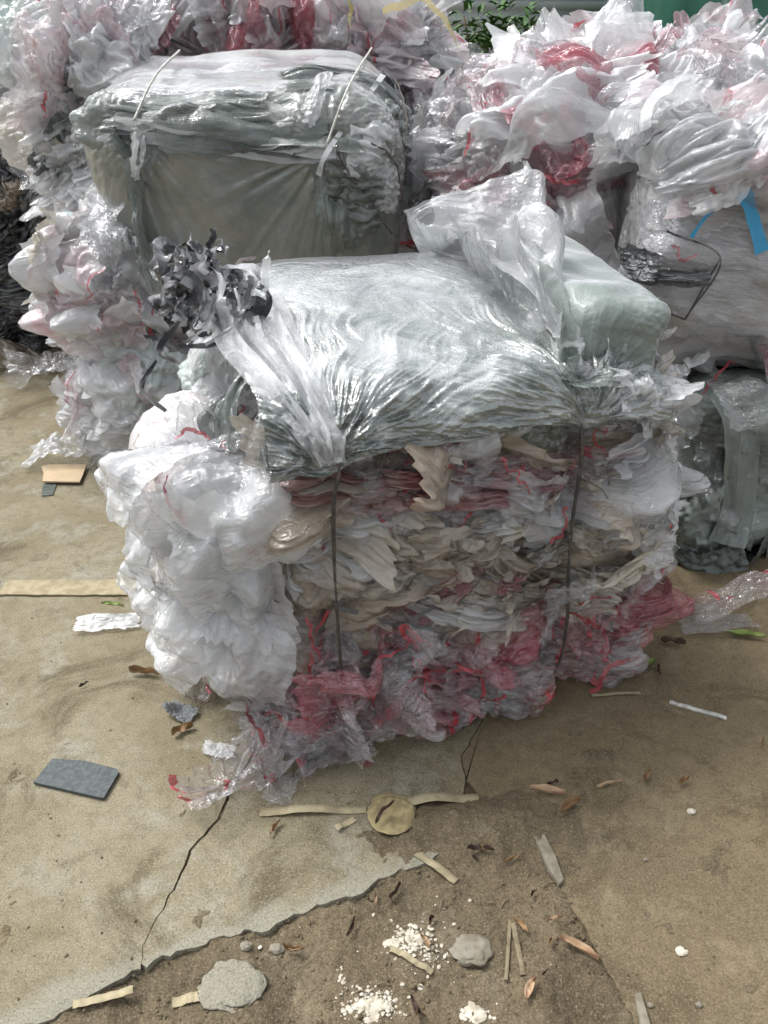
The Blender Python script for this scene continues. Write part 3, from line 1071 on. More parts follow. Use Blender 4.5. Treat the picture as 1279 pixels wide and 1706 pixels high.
def fan(name, apex, dirs, lens, mat, parent, pleat=0.03, nf=9, seed=0, sag=0.0, n=70, m=60, ragged=0.12, uvs=(1, 1), spread=1.0, sharp=True):
    """film gathered at one point and spreading: dirs = list of direction vectors swept through"""
    dirs = np.array(dirs, float)
    t = np.linspace(0, len(dirs) - 1, n)
    i = np.minimum(t.astype(int), len(dirs) - 2)
    f = (t - i)[:, None]
    f = f * f * (3 - 2 * f)
    Dn = dirs[i] * (1 - f) + dirs[i + 1] * f
    Ln = np.interp(t, np.arange(len(lens)), lens) * (1 + ragged * fbm(xyz(t * 2.2, seed + 0 * t, 0 * t), 3, seed))
    N = np.cross(np.gradient(Dn, axis=0), Dn)
    N /= np.linalg.norm(N, axis=1)[:, None] + 1e-9
    r = np.linspace(0.02, 1, m)[None, :]
    tt = (t / (len(dirs) - 1))[:, None]
    w = pnoise(xyz(tt * nf, r * 0.9, 0 * r * tt + seed * 3.3)) if not sharp else (1 - 2.2 * np.abs(pnoise(xyz(tt * nf, r * 0.9, 0 * r * tt + seed * 3.3))))
    w2 = 1 - 2 * np.abs(pnoise(xyz(tt * nf * 2.7, r * 1.5, 0 * r * tt + seed * 5.3)))
    amp = pleat * r ** 0.8
    P = np.asarray(apex) + Dn[:, None, :] * (Ln[:, None] * r)[..., None] + N[:, None, :] * (amp * (w + 0.4 * w2))[..., None]
    P = P + 0.010 * np.stack([fbm(P * 9, 3, seed + k) for k in range(3)], -1) * r[..., None]
    P[..., 2] -= sag * r ** 2
    return grid_mesh(name, P, mat, parent, uvs=uvs)


def patch(name, A0, B0, mat, parent, kind='billow', idx=0, amp=0.12, bow=0.0):
    """film between two 3D curves, creased like a crumpled sheet"""
    Aq = LIB[kind][idx % len(LIB[kind])]
    n, m = Aq.shape[:2]
    a, b = smooth_path(A0, m), smooth_path(B0, m)
    t = np.linspace(0, 1, n)[:, None, None]
    P = a[None] * (1 - t) + b[None] * t
    N = np.cross(np.gradient(P, axis=1), np.gradient(P, axis=0))
    N /= np.linalg.norm(N, axis=-1)[..., None] + 1e-9
    return grid_mesh(name, P + N * (Aq[..., 2] * amp * 4 + bow * np.sin(t[..., 0] * math.pi))[..., None], mat, parent)


ap2 = mb(0.70, -0.03, 0.80)
W = lambda x, y, z: EX * x + EY * y + EZ * z
# the folded-over woven end on the right shoulder of the top
SH = Bale(mb(0.855, 0.36, 0.925), (0.125, 0.33, 0.165), YAW - 0.10, 0.055, rotx=0.08, roty=0.10, bulge=0.014, seed=17, freq=6)
SHARGS = True

# translucent flaps standing up behind the right tie
AP = mb(0.70, -0.03, 0.82)
patch('film_flap', [AT(690, 408, 2.42), AT(770, 420, 2.30), AT(860, 470, 2.1), AT(930, 540, 1.9), AT(950, 585, 1.80)],
      [AT(700, 392, 2.46), AT(765, 345, 2.46), AT(830, 312, 2.44), AT(890, 288, 2.42), AT(912, 305, 2.40)], M['milky'], main, 'billow', 1, 0.07)
patch('film_flap', [AT(860, 400, 2.30), AT(880, 450, 2.15), AT(905, 500, 2.0), AT(935, 560, 1.85), AT(955, 600, 1.78)],
      [AT(890, 290, 2.43), AT(925, 335, 2.38), AT(950, 420, 2.26), AT(975, 520, 2.02), AT(985, 590, 1.85)], M['white'], main, 'billow', 3, 0.07)
patch('film_flap', [AT(800, 440, 2.18), AT(850, 480, 2.06), AT(900, 530, 1.93), AT(940, 580, 1.80)],
      [AT(745, 400, 2.34), AT(820, 390, 2.30), AT(870, 410, 2.22), AT(930, 470, 2.02)], M['milky'], main, 'billow', 2, 0.14, 0.05)
patch('film_flap', [AT(690, 410, 2.44), AT(720, 412, 2.40), AT(760, 415, 2.36), AT(800, 425, 2.3)],
      [AT(692, 400, 2.48), AT(730, 376, 2.48), AT(765, 350, 2.48), AT(790, 345, 2.46)], M['bright'], main, 'billow', 4, 0.10)
patch('film_flap', [AT(930, 545, 1.84), AT(950, 585, 1.76), AT(965, 625, 1.70)], [AT(985, 520, 1.96), AT(1010, 560, 1.90), AT(1000, 620, 1.76)], M['milky'], main, 'billow', 1, 0.05)
patch('film_flap', [AT(940, 600, 1.74), AT(948, 620, 1.71), AT(955, 650, 1.69)], [AT(1020, 590, 1.86), AT(1035, 625, 1.82), AT(1040, 660, 1.78)], M['greyfilm'], main, 'billow', 2, 0.05)
# gathered white streaks along the left tie, running back over the top
ap1 = mb(0.09, -0.045, 0.74)
for k in range(7):
    o = (k - 3) * 0.016
    pts = [mb(0.105 + 0.25 * o, -0.065, 0.84), mb(0.09 + 0.7 * o, -0.05, 0.90), mb(0.055 + 1.2 * o, 0.06, 0.975), mb(0.03 + 1.6 * o, 0.25, 1.01), mb(0.04 + 1.6 * o, 0.45, 1.045)]
    ribbon('film_fold', smooth_path(pts, 40), 0.035, EZ - EX * 0.3 - EY * 0.7, M['bright' if k % 2 else 'milky'], main, twist=0.7, crinkle=0.014, seed=60 + k)
for (px, py, w, h, r, k, mt, lf) in ((400, 610, 0.46, 0.26, -48, 'pleat', 'greyfilm', 0.03), (330, 580, 0.42, 0.24, -52, 'pleat', 'milky', 0.05), (450, 650, 0.34, 0.16, -50, 'pleat', 'greyfilm', 0.05), (380, 660, 0.36, 0.14, -40, 'pleat', 'milky', 0.06),
                                     (300, 540, 0.30, 0.20, -40, 'mid', 'milky', 0.05), (470, 700, 0.24, 0.10, -48, 'pleat', 'clear', 0.06), (430, 560, 0.3, 0.12, -60, 'pleat', 'bright', 0.04), (290, 620, 0.24, 0.2, -10, 'soft', 'mint', 0.08)):
    A.at(main, px, py, w, h, r, k, mt, lift=lf, hug=0.75, name='film_fold', depth=0.8)

# ties: two pairs of dark wire down the front and over the top
for (x, sx) in ((0.115, 0.0), (0.70, 0.0)):
    for k, dx in enumerate((-0.0025, 0.0025)):
        zz = np.array([0.99, 0.93, 0.83, 0.74, 0.6, 0.45, 0.3, 0.16, 0.05])
        yy = np.array([0.20, 0.06, -0.045, -0.060, -0.064, -0.063, -0.058, -0.048, -0.03])
        if x < 0.3:
            zz[:2] -= 0.02
        xx = x + dx * np.cos(zz * 9) + 0.014 * np.sin(zz * 7 + x * 9) + 0.005 * np.sin(zz * 31 + x * 5)
        tube('tie_wire', smooth_path(mb(xx, yy, zz), 60), 0.0028, M['wire'], main, 6)

A.reds(main, 16, (480, 1040, 1090, 1180), (0.006, 0.013), 0.07, (40, 130), 1)
A.reds(main, 8, (560, 720, 1000, 820), (0.004, 0.008), 0.05, (30, 90), 40)
A2.reds(main, 4, (300, 760, 440, 900), (0.006, 0.010), 0.06, (40, 90), 60)
for (px, py, w, h, r, k, mt) in ((620, 690, 0.16, 0.10, 60, 'pleat', 'greyfilm'), (700, 668, 0.18, 0.12, 35, 'pleat', 'milky'), (790, 655, 0.2, 0.12, -30, 'pleat', 'greyfilm'), (870, 645, 0.18, 0.10, -50, 'pleat', 'milky'),
                                 (560, 715, 0.14, 0.10, 70, 'pleat', 'clear'), (1000, 620, 0.2, 0.12, 10, 'mid', 'white'), (1050, 590, 0.2, 0.12, 20, 'billow', 'white'), (480, 720, 0.16, 0.14, -50, 'pleat', 'greyfilm'), (440, 690, 0.2, 0.12, -40, 'pleat', 'milky')):
    A.at(main, px, py, w, h, r, k, mt, lift=0.055, hug=0.8, depth=0.7)
# red ribbons and stray dark threads on the face
REDS = [([(340, 905), (352, 880), (372, 845)], 0.016), ([(375, 905), (388, 875), (400, 835)], 0.018), ([(352, 800), (362, 790), (375, 775)], 0.018), ([(372, 800), (374, 815), (372, 825)], 0.014),
        ([(425, 812), (460, 806), (505, 812)], 0.020), ([(600, 745), (680, 740), (760, 735), (800, 725)], 0.014), ([(880, 700), (886, 680), (892, 660)], 0.012), ([(615, 840), (625, 848), (640, 860)], 0.012),
        ([(520, 1010), (525, 1050), (540, 1090)], 0.015), ([(560, 1240), (600, 1220), (640, 1195), (650, 1150)], 0.015), ([(440, 1290), (470, 1250), (520, 1210), (550, 1160)], 0.018), ([(410, 1330), (418, 1290), (425, 1245)], 0.016),
        ([(640, 1130), (680, 1100), (720, 1110), (780, 1100)], 0.016), ([(700, 1090), (790, 1085), (850, 1060), (920, 1050)], 0.018), ([(860, 1058), (890, 1052), (922, 1040)], 0.02), ([(960, 1060), (1000, 1050), (1060, 1055)], 0.016),
        ([(1010, 1000), (1050, 1010), (1085, 1060), (1100, 1080)], 0.018), ([(955, 1000), (980, 990), (1015, 985)], 0.016), ([(460, 1160), (480, 1140), (500, 1150)], 0.016), ([(700, 1175), (690, 1140), (660, 1120)], 0.014),
        ([(590, 1130), (610, 1150), (630, 1190)], 0.013), ([(300, 1150), (290, 1165), (300, 1180), (340, 1185)], 0.015), ([(750, 1130), (765, 1150), (770, 1160)], 0.016), ([(450, 1230), (430, 1250), (420, 1230), (410, 1195)], 0.014),
        ([(560, 1110), (570, 1150), (560, 1200), (540, 1230)], 0.012), ([(870, 1090), (830, 1110), (800, 1125)], 0.014)]
for k, (pts, w) in enumerate(REDS):
    A.red(main, pts, w * 0.5, 0.05, seed=k, twist=0.9)
rs = np.random.default_rng(5)
for k in range(26):
    px, py = rs.uniform(470, 1080), rs.uniform(680, 1000)
    a = rs.uniform(0, 6.28)
    l = rs.uniform(12, 42)
    pts = [(px, py), (px + l * math.cos(a) + rs.normal() * 8, py + l * math.sin(a)), (px + 2 * l * math.cos(a), py + 1.4 * l * math.sin(a) + rs.normal() * 14)]
    tube('dark_thread', A.surf_path(pts, 0.055, 16, 0.012, k), 0.0012, M['wire'], main, 5)
for pts in ([(620, 930), (680, 965), (735, 990)], [(610, 945), (560, 1000), (545, 1010)], [(720, 975), (670, 1010), (640, 1020)], [(985, 830), (1020, 850), (1055, 862)], [(940, 870), (985, 842), (1010, 832)], [(840, 1000), (900, 980), (950, 945)],
            [(560, 1005), (640, 1015), (700, 1020)]):
    ribbon('dark_strip', A.surf_path(pts, 0.058, 20, 0.006), 0.011, -EY, M['darkgrey'], main, twist=0.3, crinkle=0.002)


# ------------------------------------------------------------------ bales and heaps behind
def heap(name, label, box, col, n, w, h, mats, kinds, rot=(-0.8, 0.8), core='corewhite', strata=0.06, **kw):
    b = Bale(*box[0], **box[1])
    base = b.c - np.array([0, 0, b.h[2]])
    t = thing(name, [float(q) for q in base], label, 'bale')
    b.core('packed_film', M[core], t, 56, strata, (5, 5, 12))
    for win, k in col:
        b.scatter(t, k, win, w, h, mats, kinds, rot, **kw)
    return b, t


# grey stretch-wrapped bale on the left, tipped back on the heap below it
Bb = Bale((-0.50, 3.5, 1.07), (0.54, 0.46, 0.40), math.radians(3), 0.19, rotx=math.radians(9), bulge=0.02, seed=31)
bt = thing('wrapped_bale', (-0.47, 3.5, 0.66), 'grey green stretch wrapped bale tied with pale strings, lying on the white film heap behind', 'bale')


def wrapped(b, name, mat, parent, n=120, creases=(), taper=0.0):
    """a smooth stretched skin with creases running to the given pinch points"""
    g = np.linspace(-1, 1, n)
    Aq, Bq = np.meshgrid(g, g)
    V, Fa, off = [], [], 0
    for ax in range(3):
        for s in (-1, 1):
            L = np.zeros((n, n, 3))
            L[..., ax] = s
            L[..., (ax + 1) % 3] = Aq if s > 0 else Bq
            L[..., (ax + 2) % 3] = Bq if s > 0 else Aq
            V.append((L * b.h).reshape(-1, 3))
            Fa.append(grid_faces(n, n) + off)
            off += n * n
    Wd = b.wor(np.concatenate(V))
    for _ in range(2):
        d, gr = b.sdf(Wd)
        Wd = Wd - gr * d[:, None]
    d, gr = b.sdf(Wd)
    dz = b.disp(Wd)
    L = b.loc(Wd)
    dz = dz + 0.007 * ridged(xyz(L[:, 0] * 0.9, L[:, 1] * 6, L[:, 2] * 6), 2, b.seed) * sstep(0.1, 0.35, L[:, 2])
    for k, (p, amp, rad) in enumerate(creases):
        v = Wd - p
        r = np.linalg.norm(v, axis=1) + 1e-6
        rdg = ridged(v / r[:, None] * 5.5, 3, 50 + k)
        dz = dz + amp * rdg * np.exp(-r / rad) * sstep(0, 0.06, r) - 0.05 * np.exp(-(r / 0.07) ** 2)
    Wd = Wd + gr * dz[:, None]
    if taper:                                            # the lower left sags inwards
        Wd[:, 0] += taper * sstep(0.15, -0.40, L[:, 2]) * sstep(0.1, -0.5, L[:, 0])
    return raw_mesh(name, Wd, np.concatenate(Fa), mat, parent)


SHO = wrapped(SH, 'woven_end', M['tarp'], main, 80, [(mb(0.72, 0.02, 0.84), 0.014, 0.12), (mb(0.99, 0.05, 0.95), 0.008, 0.12)])
pin = [Bb.trace(545, 245)[0], Bb.trace(235, 225)[0], Bb.trace(640, 300)[0]]
wrapped(Bb, 'stretch_wrap', M['stretch'], bt, 130, [(pin[0], 0.016, 0.20), (pin[1], 0.012, 0.16), (pin[2], 0.012, 0.15)], taper=0.20)
# folds of film across the top and the twisted roll along the front edge
Bb.scatter(bt, 7, (240, 110, 640, 215), (0.4, 0.75), (0.12, 0.25), ('greyfilm', 'greyfilm', 'clear', 'greyfilm'), ('billow', 'billow', 'pleat'), (-0.12, 0.12), lift=(0.005, 0.02), depth=0.3)
for k, (pts, w, mt) in enumerate((([(150, 205), (260, 222), (400, 235), (540, 243)], 0.05, 'milky'), ([(200, 210), (320, 228), (430, 246), (560, 250)], 0.04, 'bright'), ([(240, 232), (380, 250), (500, 262), (570, 258)], 0.035, 'milky'),
                                  ([(180, 215), (330, 240), (470, 250), (560, 240)], 0.03, 'darkgrey'), ([(300, 225), (420, 235), (520, 240), (600, 250)], 0.045, 'greyfilm'))):
    ribbon('film_roll', Bb.surf_path(pts, 0.03, 40, 0.012, k), w, (0, -0.9, 0.4), M[mt], bt, twist=0.9, crinkle=0.014, seed=k)
for k, pts in enumerate(([(235, 225), (225, 250), (212, 280)], [(245, 230), (240, 260), (232, 290)], [(250, 232), (250, 275), (248, 305)], [(230, 230), (232, 262), (226, 285)])):
    ribbon('loose_end', Bb.surf_path(pts, 0.03 + 0.01 * k, 22, 0.01, k), 0.018, (0, -1, 0.2), M['bright' if k != 2 else 'darkgrey'], bt, twist=0.8, crinkle=0.006, seed=k + 9)
for k, pts in enumerate(([(228, 210), (262, 150), (302, 108)], [(545, 240), (580, 165), (615, 88)])):
    tube('tie_string', Bb.surf_path(pts, 0.045, 30), 0.004, M['string'], bt, 6)
ribbon('tie_string', Bb.surf_path([(530, 285), (550, 245), (625, 145)], 0.05, 30), 0.018, (0, -1, 0.4), M['bright'], bt, twist=0.1)
patch('film_drape', [AT(138, 195, 3.12), AT(150, 280, 3.06), AT(178, 360, 3.02), AT(215, 430, 3.0), AT(258, 480, 3.0)],
      [AT(215, 215, 2.98), AT(225, 290, 2.95), AT(245, 360, 2.95), AT(265, 420, 2.95), AT(285, 470, 2.95)], M['greyfilm'], bt, 'billow', 2, 0.10, -0.05)
# right end: white plastic tucked in, dark threads
for (px, py, w, h, r, k, mt) in ((620, 250, 0.16, 0.26, -15, 'pleat', 'bright'), (635, 310, 0.10, 0.22, -10, 'pleat', 'white'), (665, 200, 0.2, 0.3, 0, 'pleat', 'greyfilm'), (590, 330, 0.18, 0.34, -8, 'pleat', 'greyfilm'), (515, 170, 0.12, 0.2, -20, 'soft', 'milky'),
                                 (560, 340, 0.16, 0.36, 4, 'billow', 'greyfilm'), (680, 150, 0.14, 0.2, 0, 'mid', 'darkgrey'), (290, 190, 0.3, 0.14, 5, 'soft', 'greyfilm'),
                                 (170, 205, 0.26, 0.2, 0, 'billow', 'greyfilm')):
    Bb.at(bt, px, py, w, h, r, k, mt, lift=0.02, depth=0.6)
for k, pts in enumerate(([(610, 240), (640, 260), (650, 330)], [(560, 250), (590, 300), (640, 380)], [(700, 95), (705, 160), (708, 220)])):
    tube('dark_thread', Bb.surf_path(pts, 0.04, 24, 0.01, k), 0.003, M['wire'], bt, 5)

# white heap under and left of it
Fb, ft = heap('film_heap', 'low heap of white, cream and pale pink film spilling onto the ground at left', (((-0.68, 3.60, 0.50), (0.46, 0.55, 0.50)), dict(rad=0.22, bulge=0.08, seed=41)),
              [((110, 340, 250, 620), 34), ((120, 600, 300, 780), 16)], 0, (0.22, 0.42), (0.22, 0.4), ('white', 'pink', 'milky', 'white', 'pink', 'bright', 'clear'), ('mid', 'billow', 'billow', 'hard'), lift=(0.0, 0.06), flare=(0, 0.1), hug=0.8)
for (px, py, w, h, r, k, mt) in ((130, 490, 0.32, 0.26, 15, 'billow', 'white'), (85, 445, 0.2, 0.18, 0, 'mid', 'cream'), (170, 620, 0.26, 0.44, -10, 'billow', 'pink'), (200, 520, 0.26, 0.24, 0, 'mid', 'pink'), (150, 700, 0.34, 0.36, 10, 'hard', 'milky'), (110, 740, 0.26, 0.2, 0, 'hard', 'clear'),
                                 (90, 395, 0.24, 0.12, 10, 'mid', 'cream'), (250, 610, 0.34, 0.26, -20, 'soft', 'mint'), (100, 560, 0.22, 0.10, 20, 'mid', 'milky'), (220, 690, 0.3, 0.2, -20, 'mid', 'milky'), (80, 600, 0.2, 0.2, 30, 'hard', 'clear')):
    Fb.at(ft, px, py, w, h, r, k, mt, lift=0.1, hug=0.6, flare=0.06)
Fb.reds(ft, 8, (80, 330, 260, 700), seed=3)
Fb.red(ft, [(115, 670), (128, 650), (140, 630)], 0.012, 0.14, seed=1)
ribbon('teal_strip', Fb.surf_path([(150, 450), (146, 420), (158, 395), (175, 400)], 0.12, 24), 0.013, (0, -1, 0.1), M['teal'], ft, twist=0.3, crinkle=0.004)
# film draped between heap and main bale, at the left shoulder
for (px, py, w, h, r, k, mt) in ((270, 650, 0.26, 0.16, -8, 'billow', 'white'), (300, 620, 0.3, 0.2, -15, 'soft', 'mint'), (260, 690, 0.2, 0.10, -12, 'mid', 'bright'), (240, 730, 0.18, 0.10, -20, 'hard', 'darkgrey'), (320, 560, 0.26, 0.2, -30, 'soft', 'milky'), (380, 600, 0.3, 0.22, -40, 'soft', 'greyfilm'), (420, 650, 0.2, 0.14, -40, 'mid', 'milky'),
                                 (340, 520, 0.12, 0.12, 0, 'mid', 'milky')):
    A.at(main, px, py, w, h, r, k, mt, lift=0.05, hug=0.6)

# heaps at the back
Hb, ht = heap('film_heap', 'pink and white film heap with yellow scraps along the very back', (((-0.66, 4.75, 0.84), (0.83, 0.5, 0.85)), dict(rad=0.2, bulge=0.07, seed=51)),
              [((110, 0, 740, 110), 52), ((690, 20, 790, 330), 14)], 0, (0.3, 0.6), (0.2, 0.45), ('pink', 'white', 'milky', 'pink', 'rose', 'bright', 'clear'), ('mid', 'hard', 'pleat'), lift=(0.0, 0.12), flare=(0, 0.3), hug=0.65)
for (px, py, w, h, r, k, mt) in ((265, 35, 0.34, 0.3, 20, 'hard', 'rose'), (185, 20, 0.2, 0.2, 20, 'hard', 'rose'), (400, 45, 0.3, 0.16, 10, 'mid', 'rose'), (620, 40, 0.5, 0.3, 0, 'billow', 'bright'), (520, 20, 0.4, 0.25, 0, 'soft', 'milky'), (740, 80, 0.3, 0.4, 0, 'soft', 'milky')):
    Hb.at(ht, px, py, w, h, r, k, mt, lift=0.12, hug=0.5)
for k, (pts, w) in enumerate((([(583, 15), (582, 50), (584, 85)], 0.03), ([(618, 25), (640, 12), (645, 40)], 0.025), ([(635, 60), (665, 50), (690, 85)], 0.04), ([(645, 0), (650, 30), (640, 50)], 0.02))):
    Hb.red(ht, pts, w * 0.7, 0.26, 'yellow', 'yellow_strip', seed=k, twist=1.4, noise=0.03)
for k, (pts, w) in enumerate((([(715, 50), (730, 38), (745, 42), (738, 54), (718, 55)], 0.012), ([(350, 10), (360, 30), (372, 60)], 0.02), ([(230, 60), (255, 40), (262, 15)], 0.02))):
    Hb.red(ht, pts, w * 0.6, 0.14, 'red', seed=k + 20)

H2, h2t = heap('film_heap', 'tall white and pink film pile beside the left end of the grey wrapped bale', (((-1.20, 4.0, 0.80), (0.24, 0.40, 0.80)), dict(rad=0.18, bulge=0.07, seed=61)),
               [((95, 20, 210, 330), 34)], 0, (0.2, 0.34), (0.2, 0.38), ('white', 'milky', 'pink', 'bright', 'clear', 'pink'), ('mid', 'hard', 'pleat'), lift=(0.0, 0.1), flare=(0, 0.25), hug=0.65)
for (px, py, w, h, r, k, mt) in ((110, 150, 0.3, 0.5, 15, 'billow', 'milky'), (80, 230, 0.24, 0.4, 20, 'billow', 'cream'), (95, 260, 0.14, 0.3, 15, 'pleat', 'bright'), (25, 60, 0.2, 0.3, 0, 'hard', 'mint'), (110, 240, 0.1, 0.36, -35, 'pleat', 'darkgrey'), (130, 130, 0.1, 0.14, 0, 'mid', 'darkgrey')):
    H2.at(h2t, px, py, w, h, r, k, mt, lift=0.1, hug=0.5)

Cb, ct = heap('film_heap', 'white fluffy film pile with red ribbons overhanging the grey bale at right', (((1.42, 3.72, 0.71), (1.05, 0.55, 0.70)), dict(rad=0.45, bulge=0.07, seed=71)),
              [((690, 60, 960, 380), 34), ((930, 40, 1279, 200), 28), ((680, 250, 800, 390), 8)], 0, (0.4, 0.8), (0.28, 0.55), ('white', 'bright', 'milky', 'pink', 'white', 'bright', 'pink', 'clear', 'redclear'), ('mid', 'billow', 'hard', 'pleat', 'billow'), (-1.0, 0.6), lift=(0.0, 0.12), flare=(0, 0.25), hug=0.7)
for (px, py, w, h, r, k, mt) in ((880, 150, 0.55, 0.4, 20, 'billow', 'bright'), (960, 130, 0.5, 0.36, 30, 'mid', 'bright'), (830, 230, 0.4, 0.4, 25, 'billow', 'white'), (900, 230, 0.3, 0.2, 40, 'mid', 'bright'), (740, 300, 0.3, 0.44, 25, 'mid', 'pink'), (720, 330, 0.24, 0.24, 40, 'hard', 'rose'),
                                 (1100, 130, 0.45, 0.2, 10, 'hard', 'rose'), (1180, 80, 0.4, 0.2, 5, 'mid', 'pink'), (1060, 220, 0.4, 0.24, 35, 'mid', 'bright')):
    Cb.at(ct, px, py, w, h, r, k, mt, lift=0.12, hug=0.55)
for k in range(9):                                        # stiff tips of clear film on the crest
    px = (920, 945, 975, 1010, 1050, 1160, 1215, 1250, 880)[k]
    py = (15, 40, 45, 45, 30, 25, 30, 25, 45)[k]
    p, n = Cb.trace(px, py + 30)
    fan('film_tip', p, [EZ * 0.7 + np.array([-0.35 + 0.1 * (k % 3), -0.1, 0]), EZ + np.array([0.05, 0, 0]), EZ * 0.8 + np.array([0.4, 0.1, 0])], [0.14, 0.2, 0.12], M['clear' if k % 2 else 'milky'], ct, 0.03, 5, k, n=30, m=24)
for k, (pts, w) in enumerate((([(1145, 282), (1165, 270), (1185, 220), (1205, 150)], 0.022), ([(1145, 275), (1152, 240), (1160, 200)], 0.02), ([(1200, 150), (1225, 130), (1250, 85)], 0.02), ([(1200, 63), (1240, 60), (1279, 66)], 0.022),
                              ([(1030, 65), (1050, 72), (1060, 68)], 0.02), ([(920, 305), (940, 312), (965, 315)], 0.025), ([(760, 300), (765, 260), (780, 215)], 0.012), ([(690, 340), (700, 310), (715, 290)], 0.02), ([(768, 330), (776, 335), (785, 340)], 0.025), ([(955, 250), (970, 262), (975, 280)], 0.014),
                              ([(1200, 65), (1215, 85), (1240, 100)], 0.016), ([(1130, 140), (1150, 125), (1165, 118)], 0.03))):
    Cb.red(ct, pts, w * 0.6, 0.12, seed=k + 40, twist=0.9)

Cb.reds(ct, 26, (690, 60, 1279, 370), seed=20)
Cb.scatter(ct, 12, (690, 200, 960, 380), (0.2, 0.36), (0.14, 0.3), ('redclear', 'pink', 'rose', 'clear'), ('hard', 'mid', 'pleat'), (-1, 1), lift=(0.06, 0.14), flare=(0, 0.2), hug=0.7)
Cb.scatter(ct, 10, (980, 40, 1279, 210), (0.25, 0.4), (0.12, 0.25), ('redclear', 'rose', 'pink', 'clear'), ('hard', 'mid', 'pleat'), (-0.5, 0.8), lift=(0.08, 0.16), flare=(0, 0.2), hug=0.7)

Hb.reds(ht, 12, (60, 0, 760, 90), seed=70)
Hb.scatter(ht, 10, (200, 0, 460, 90), (0.25, 0.4), (0.2, 0.35), ('rose', 'redclear', 'pink'), ('hard', 'mid'), (-1, 1), lift=(0.1, 0.16), hug=0.6)
H2.reds(h2t, 5, (60, 40, 190, 300), seed=90)

# clear-wrapped grey bale on the right
Db = Bale((1.62, 3.02, 0.98), (0.78, 0.5, 0.36), math.radians(-4), 0.12, rotx=math.radians(4), bulge=0.03, seed=81)
dt = thing('wrapped_bale', (1.62, 3.02, 0.62), 'grey clear wrapped bale with blue tape and a black outlined rectangle, at right', 'bale')
Db.core('packed_film', M['stretchpale'], dt, 90, 0.03, (3, 3, 5))
Db.scatter(dt, 10, (960, 250, 1279, 520), (0.4, 0.8), (0.3, 0.5), ('clear',), ('soft',), (-0.6, 0.4), lift=(0.0, 0.03), depth=0.3)
Db.scatter(dt, 16, (940, 190, 1279, 290), (0.3, 0.55), (0.16, 0.3), ('white', 'pink', 'milky', 'clear', 'white'), ('mid', 'pleat', 'soft'), (-0.2, 0.8), lift=(0.02, 0.08), flare=(0, 0.1))
ribbon('blue_tape', Db.surf_path([(1232, 315), (1248, 360), (1262, 412)], 0.05, 20), 0.04, (0, -1, 0.1), M['blue'], dt, crinkle=0.002)
ribbon('blue_tape', Db.surf_path([(1150, 390), (1168, 360), (1185, 345)], 0.05, 20), 0.012, (0, -1, 0.1), M['blue'], dt, crinkle=0.002)
for pts in ([(1120, 380), (1195, 425), (1135, 515)], [(1195, 424), (1165, 470), (1134, 518)], [(1066, 482), (1100, 500), (1134, 518)]):
    ribbon('black_line', Db.surf_path(pts, 0.05, 20), 0.006, (0, -1, 0.1), M['black'], dt)
Db.red(dt, [(1128, 400), (1135, 425), (1155, 415)], 0.010, 0.05, seed=3)
for (px, py, w, h) in ((1120, 450, 0.22, 0.06), (1090, 430, 0.12, 0.1)):
    Db.at(dt, px, py, w, h, 5, 'hard', 'darkgrey', lift=0.08, depth=0.4)

# pink film band and dark bale below it
Eb = Bale((1.75, 2.95, 0.30), (0.72, 0.55, 0.30), math.radians(-5), 0.14, bulge=0.06, seed=91)
et = thing('tarp_bale', (1.75, 2.95, 0.0), 'dark bale of folded grey green sheets under pink film, right of the large front bale', 'bale')
Eb.reds(et, 6, (1080, 540, 1270, 640), seed=110)
Eb.scatter(et, 20, (1050, 525, 1279, 640), (0.25, 0.45), (0.12, 0.25), ('redclear', 'pink', 'white', 'clear', 'rose'), ('hard', 'mid', 'pleat'), (-0.4, 0.4), lift=(0.04, 0.14), flare=(0, 0.2), hug=0.7)


def cushion(name, c, half, yaw, tilt, mat, parent, e=0.35, seed=0):
    nu, nv = 72, 44
    u = np.linspace(0, 2 * math.pi, nu, endpoint=False)[None, :]
    v = np.linspace(-math.pi / 2, math.pi / 2, nv)[:, None]
    f = lambda q: np.sign(q) * np.abs(q) ** e
    L = xyz(half[0] * f(np.cos(v)) * f(np.cos(u)), half[1] * f(np.cos(v)) * f(np.sin(u)), half[2] * f(np.sin(v)) + 0 * u)
    L = L * (1 + 0.06 * ridged(L * 9, 3, seed))[..., None] + 0.012 * np.stack([fbm(L * 14, 3, seed + k) for k in range(3)], -1)
    R = np.array(Matrix.Rotation(yaw, 3, 'Z') @ Matrix.Rotation(tilt, 3, 'Y'))
    return grid_mesh(name, L @ R.T + np.array(c), mat, parent, wrap=True)


wrapped(Eb, 'tarp_wrap', M['tarp'], et, 90, [(AT(1180, 730, 2.4), 0.02, 0.15), (AT(1215, 860, 2.4), 0.012, 0.2)])
YE = 2.36
patch('folded_sheet', [AT(1212, 640, YE + 0.08), AT(1252, 655, YE + 0.10), AT(1272, 705, YE + 0.08), AT(1266, 800, YE + 0.05), AT(1252, 880, YE + 0.02), AT(1236, 912, YE)],
      [AT(1196, 652, YE), AT(1214, 690, YE - 0.01), AT(1222, 745, YE - 0.01), AT(1220, 800, YE - 0.01), AT(1206, 860, YE), AT(1180, 905, YE)], M['tarp'], et, 'billow', 0, 0.03, 0.03)
patch('folded_sheet', [AT(1272, 705, YE + 0.08), AT(1279, 760, YE + 0.1), AT(1276, 860, YE + 0.1), AT(1262, 940, YE + 0.1)], [AT(1330, 700, YE + 0.3), AT(1335, 780, YE + 0.3), AT(1330, 880, YE + 0.3), AT(1310, 960, YE + 0.3)], M['darktarp'], et, 'billow', 1, 0.04, 0.03)
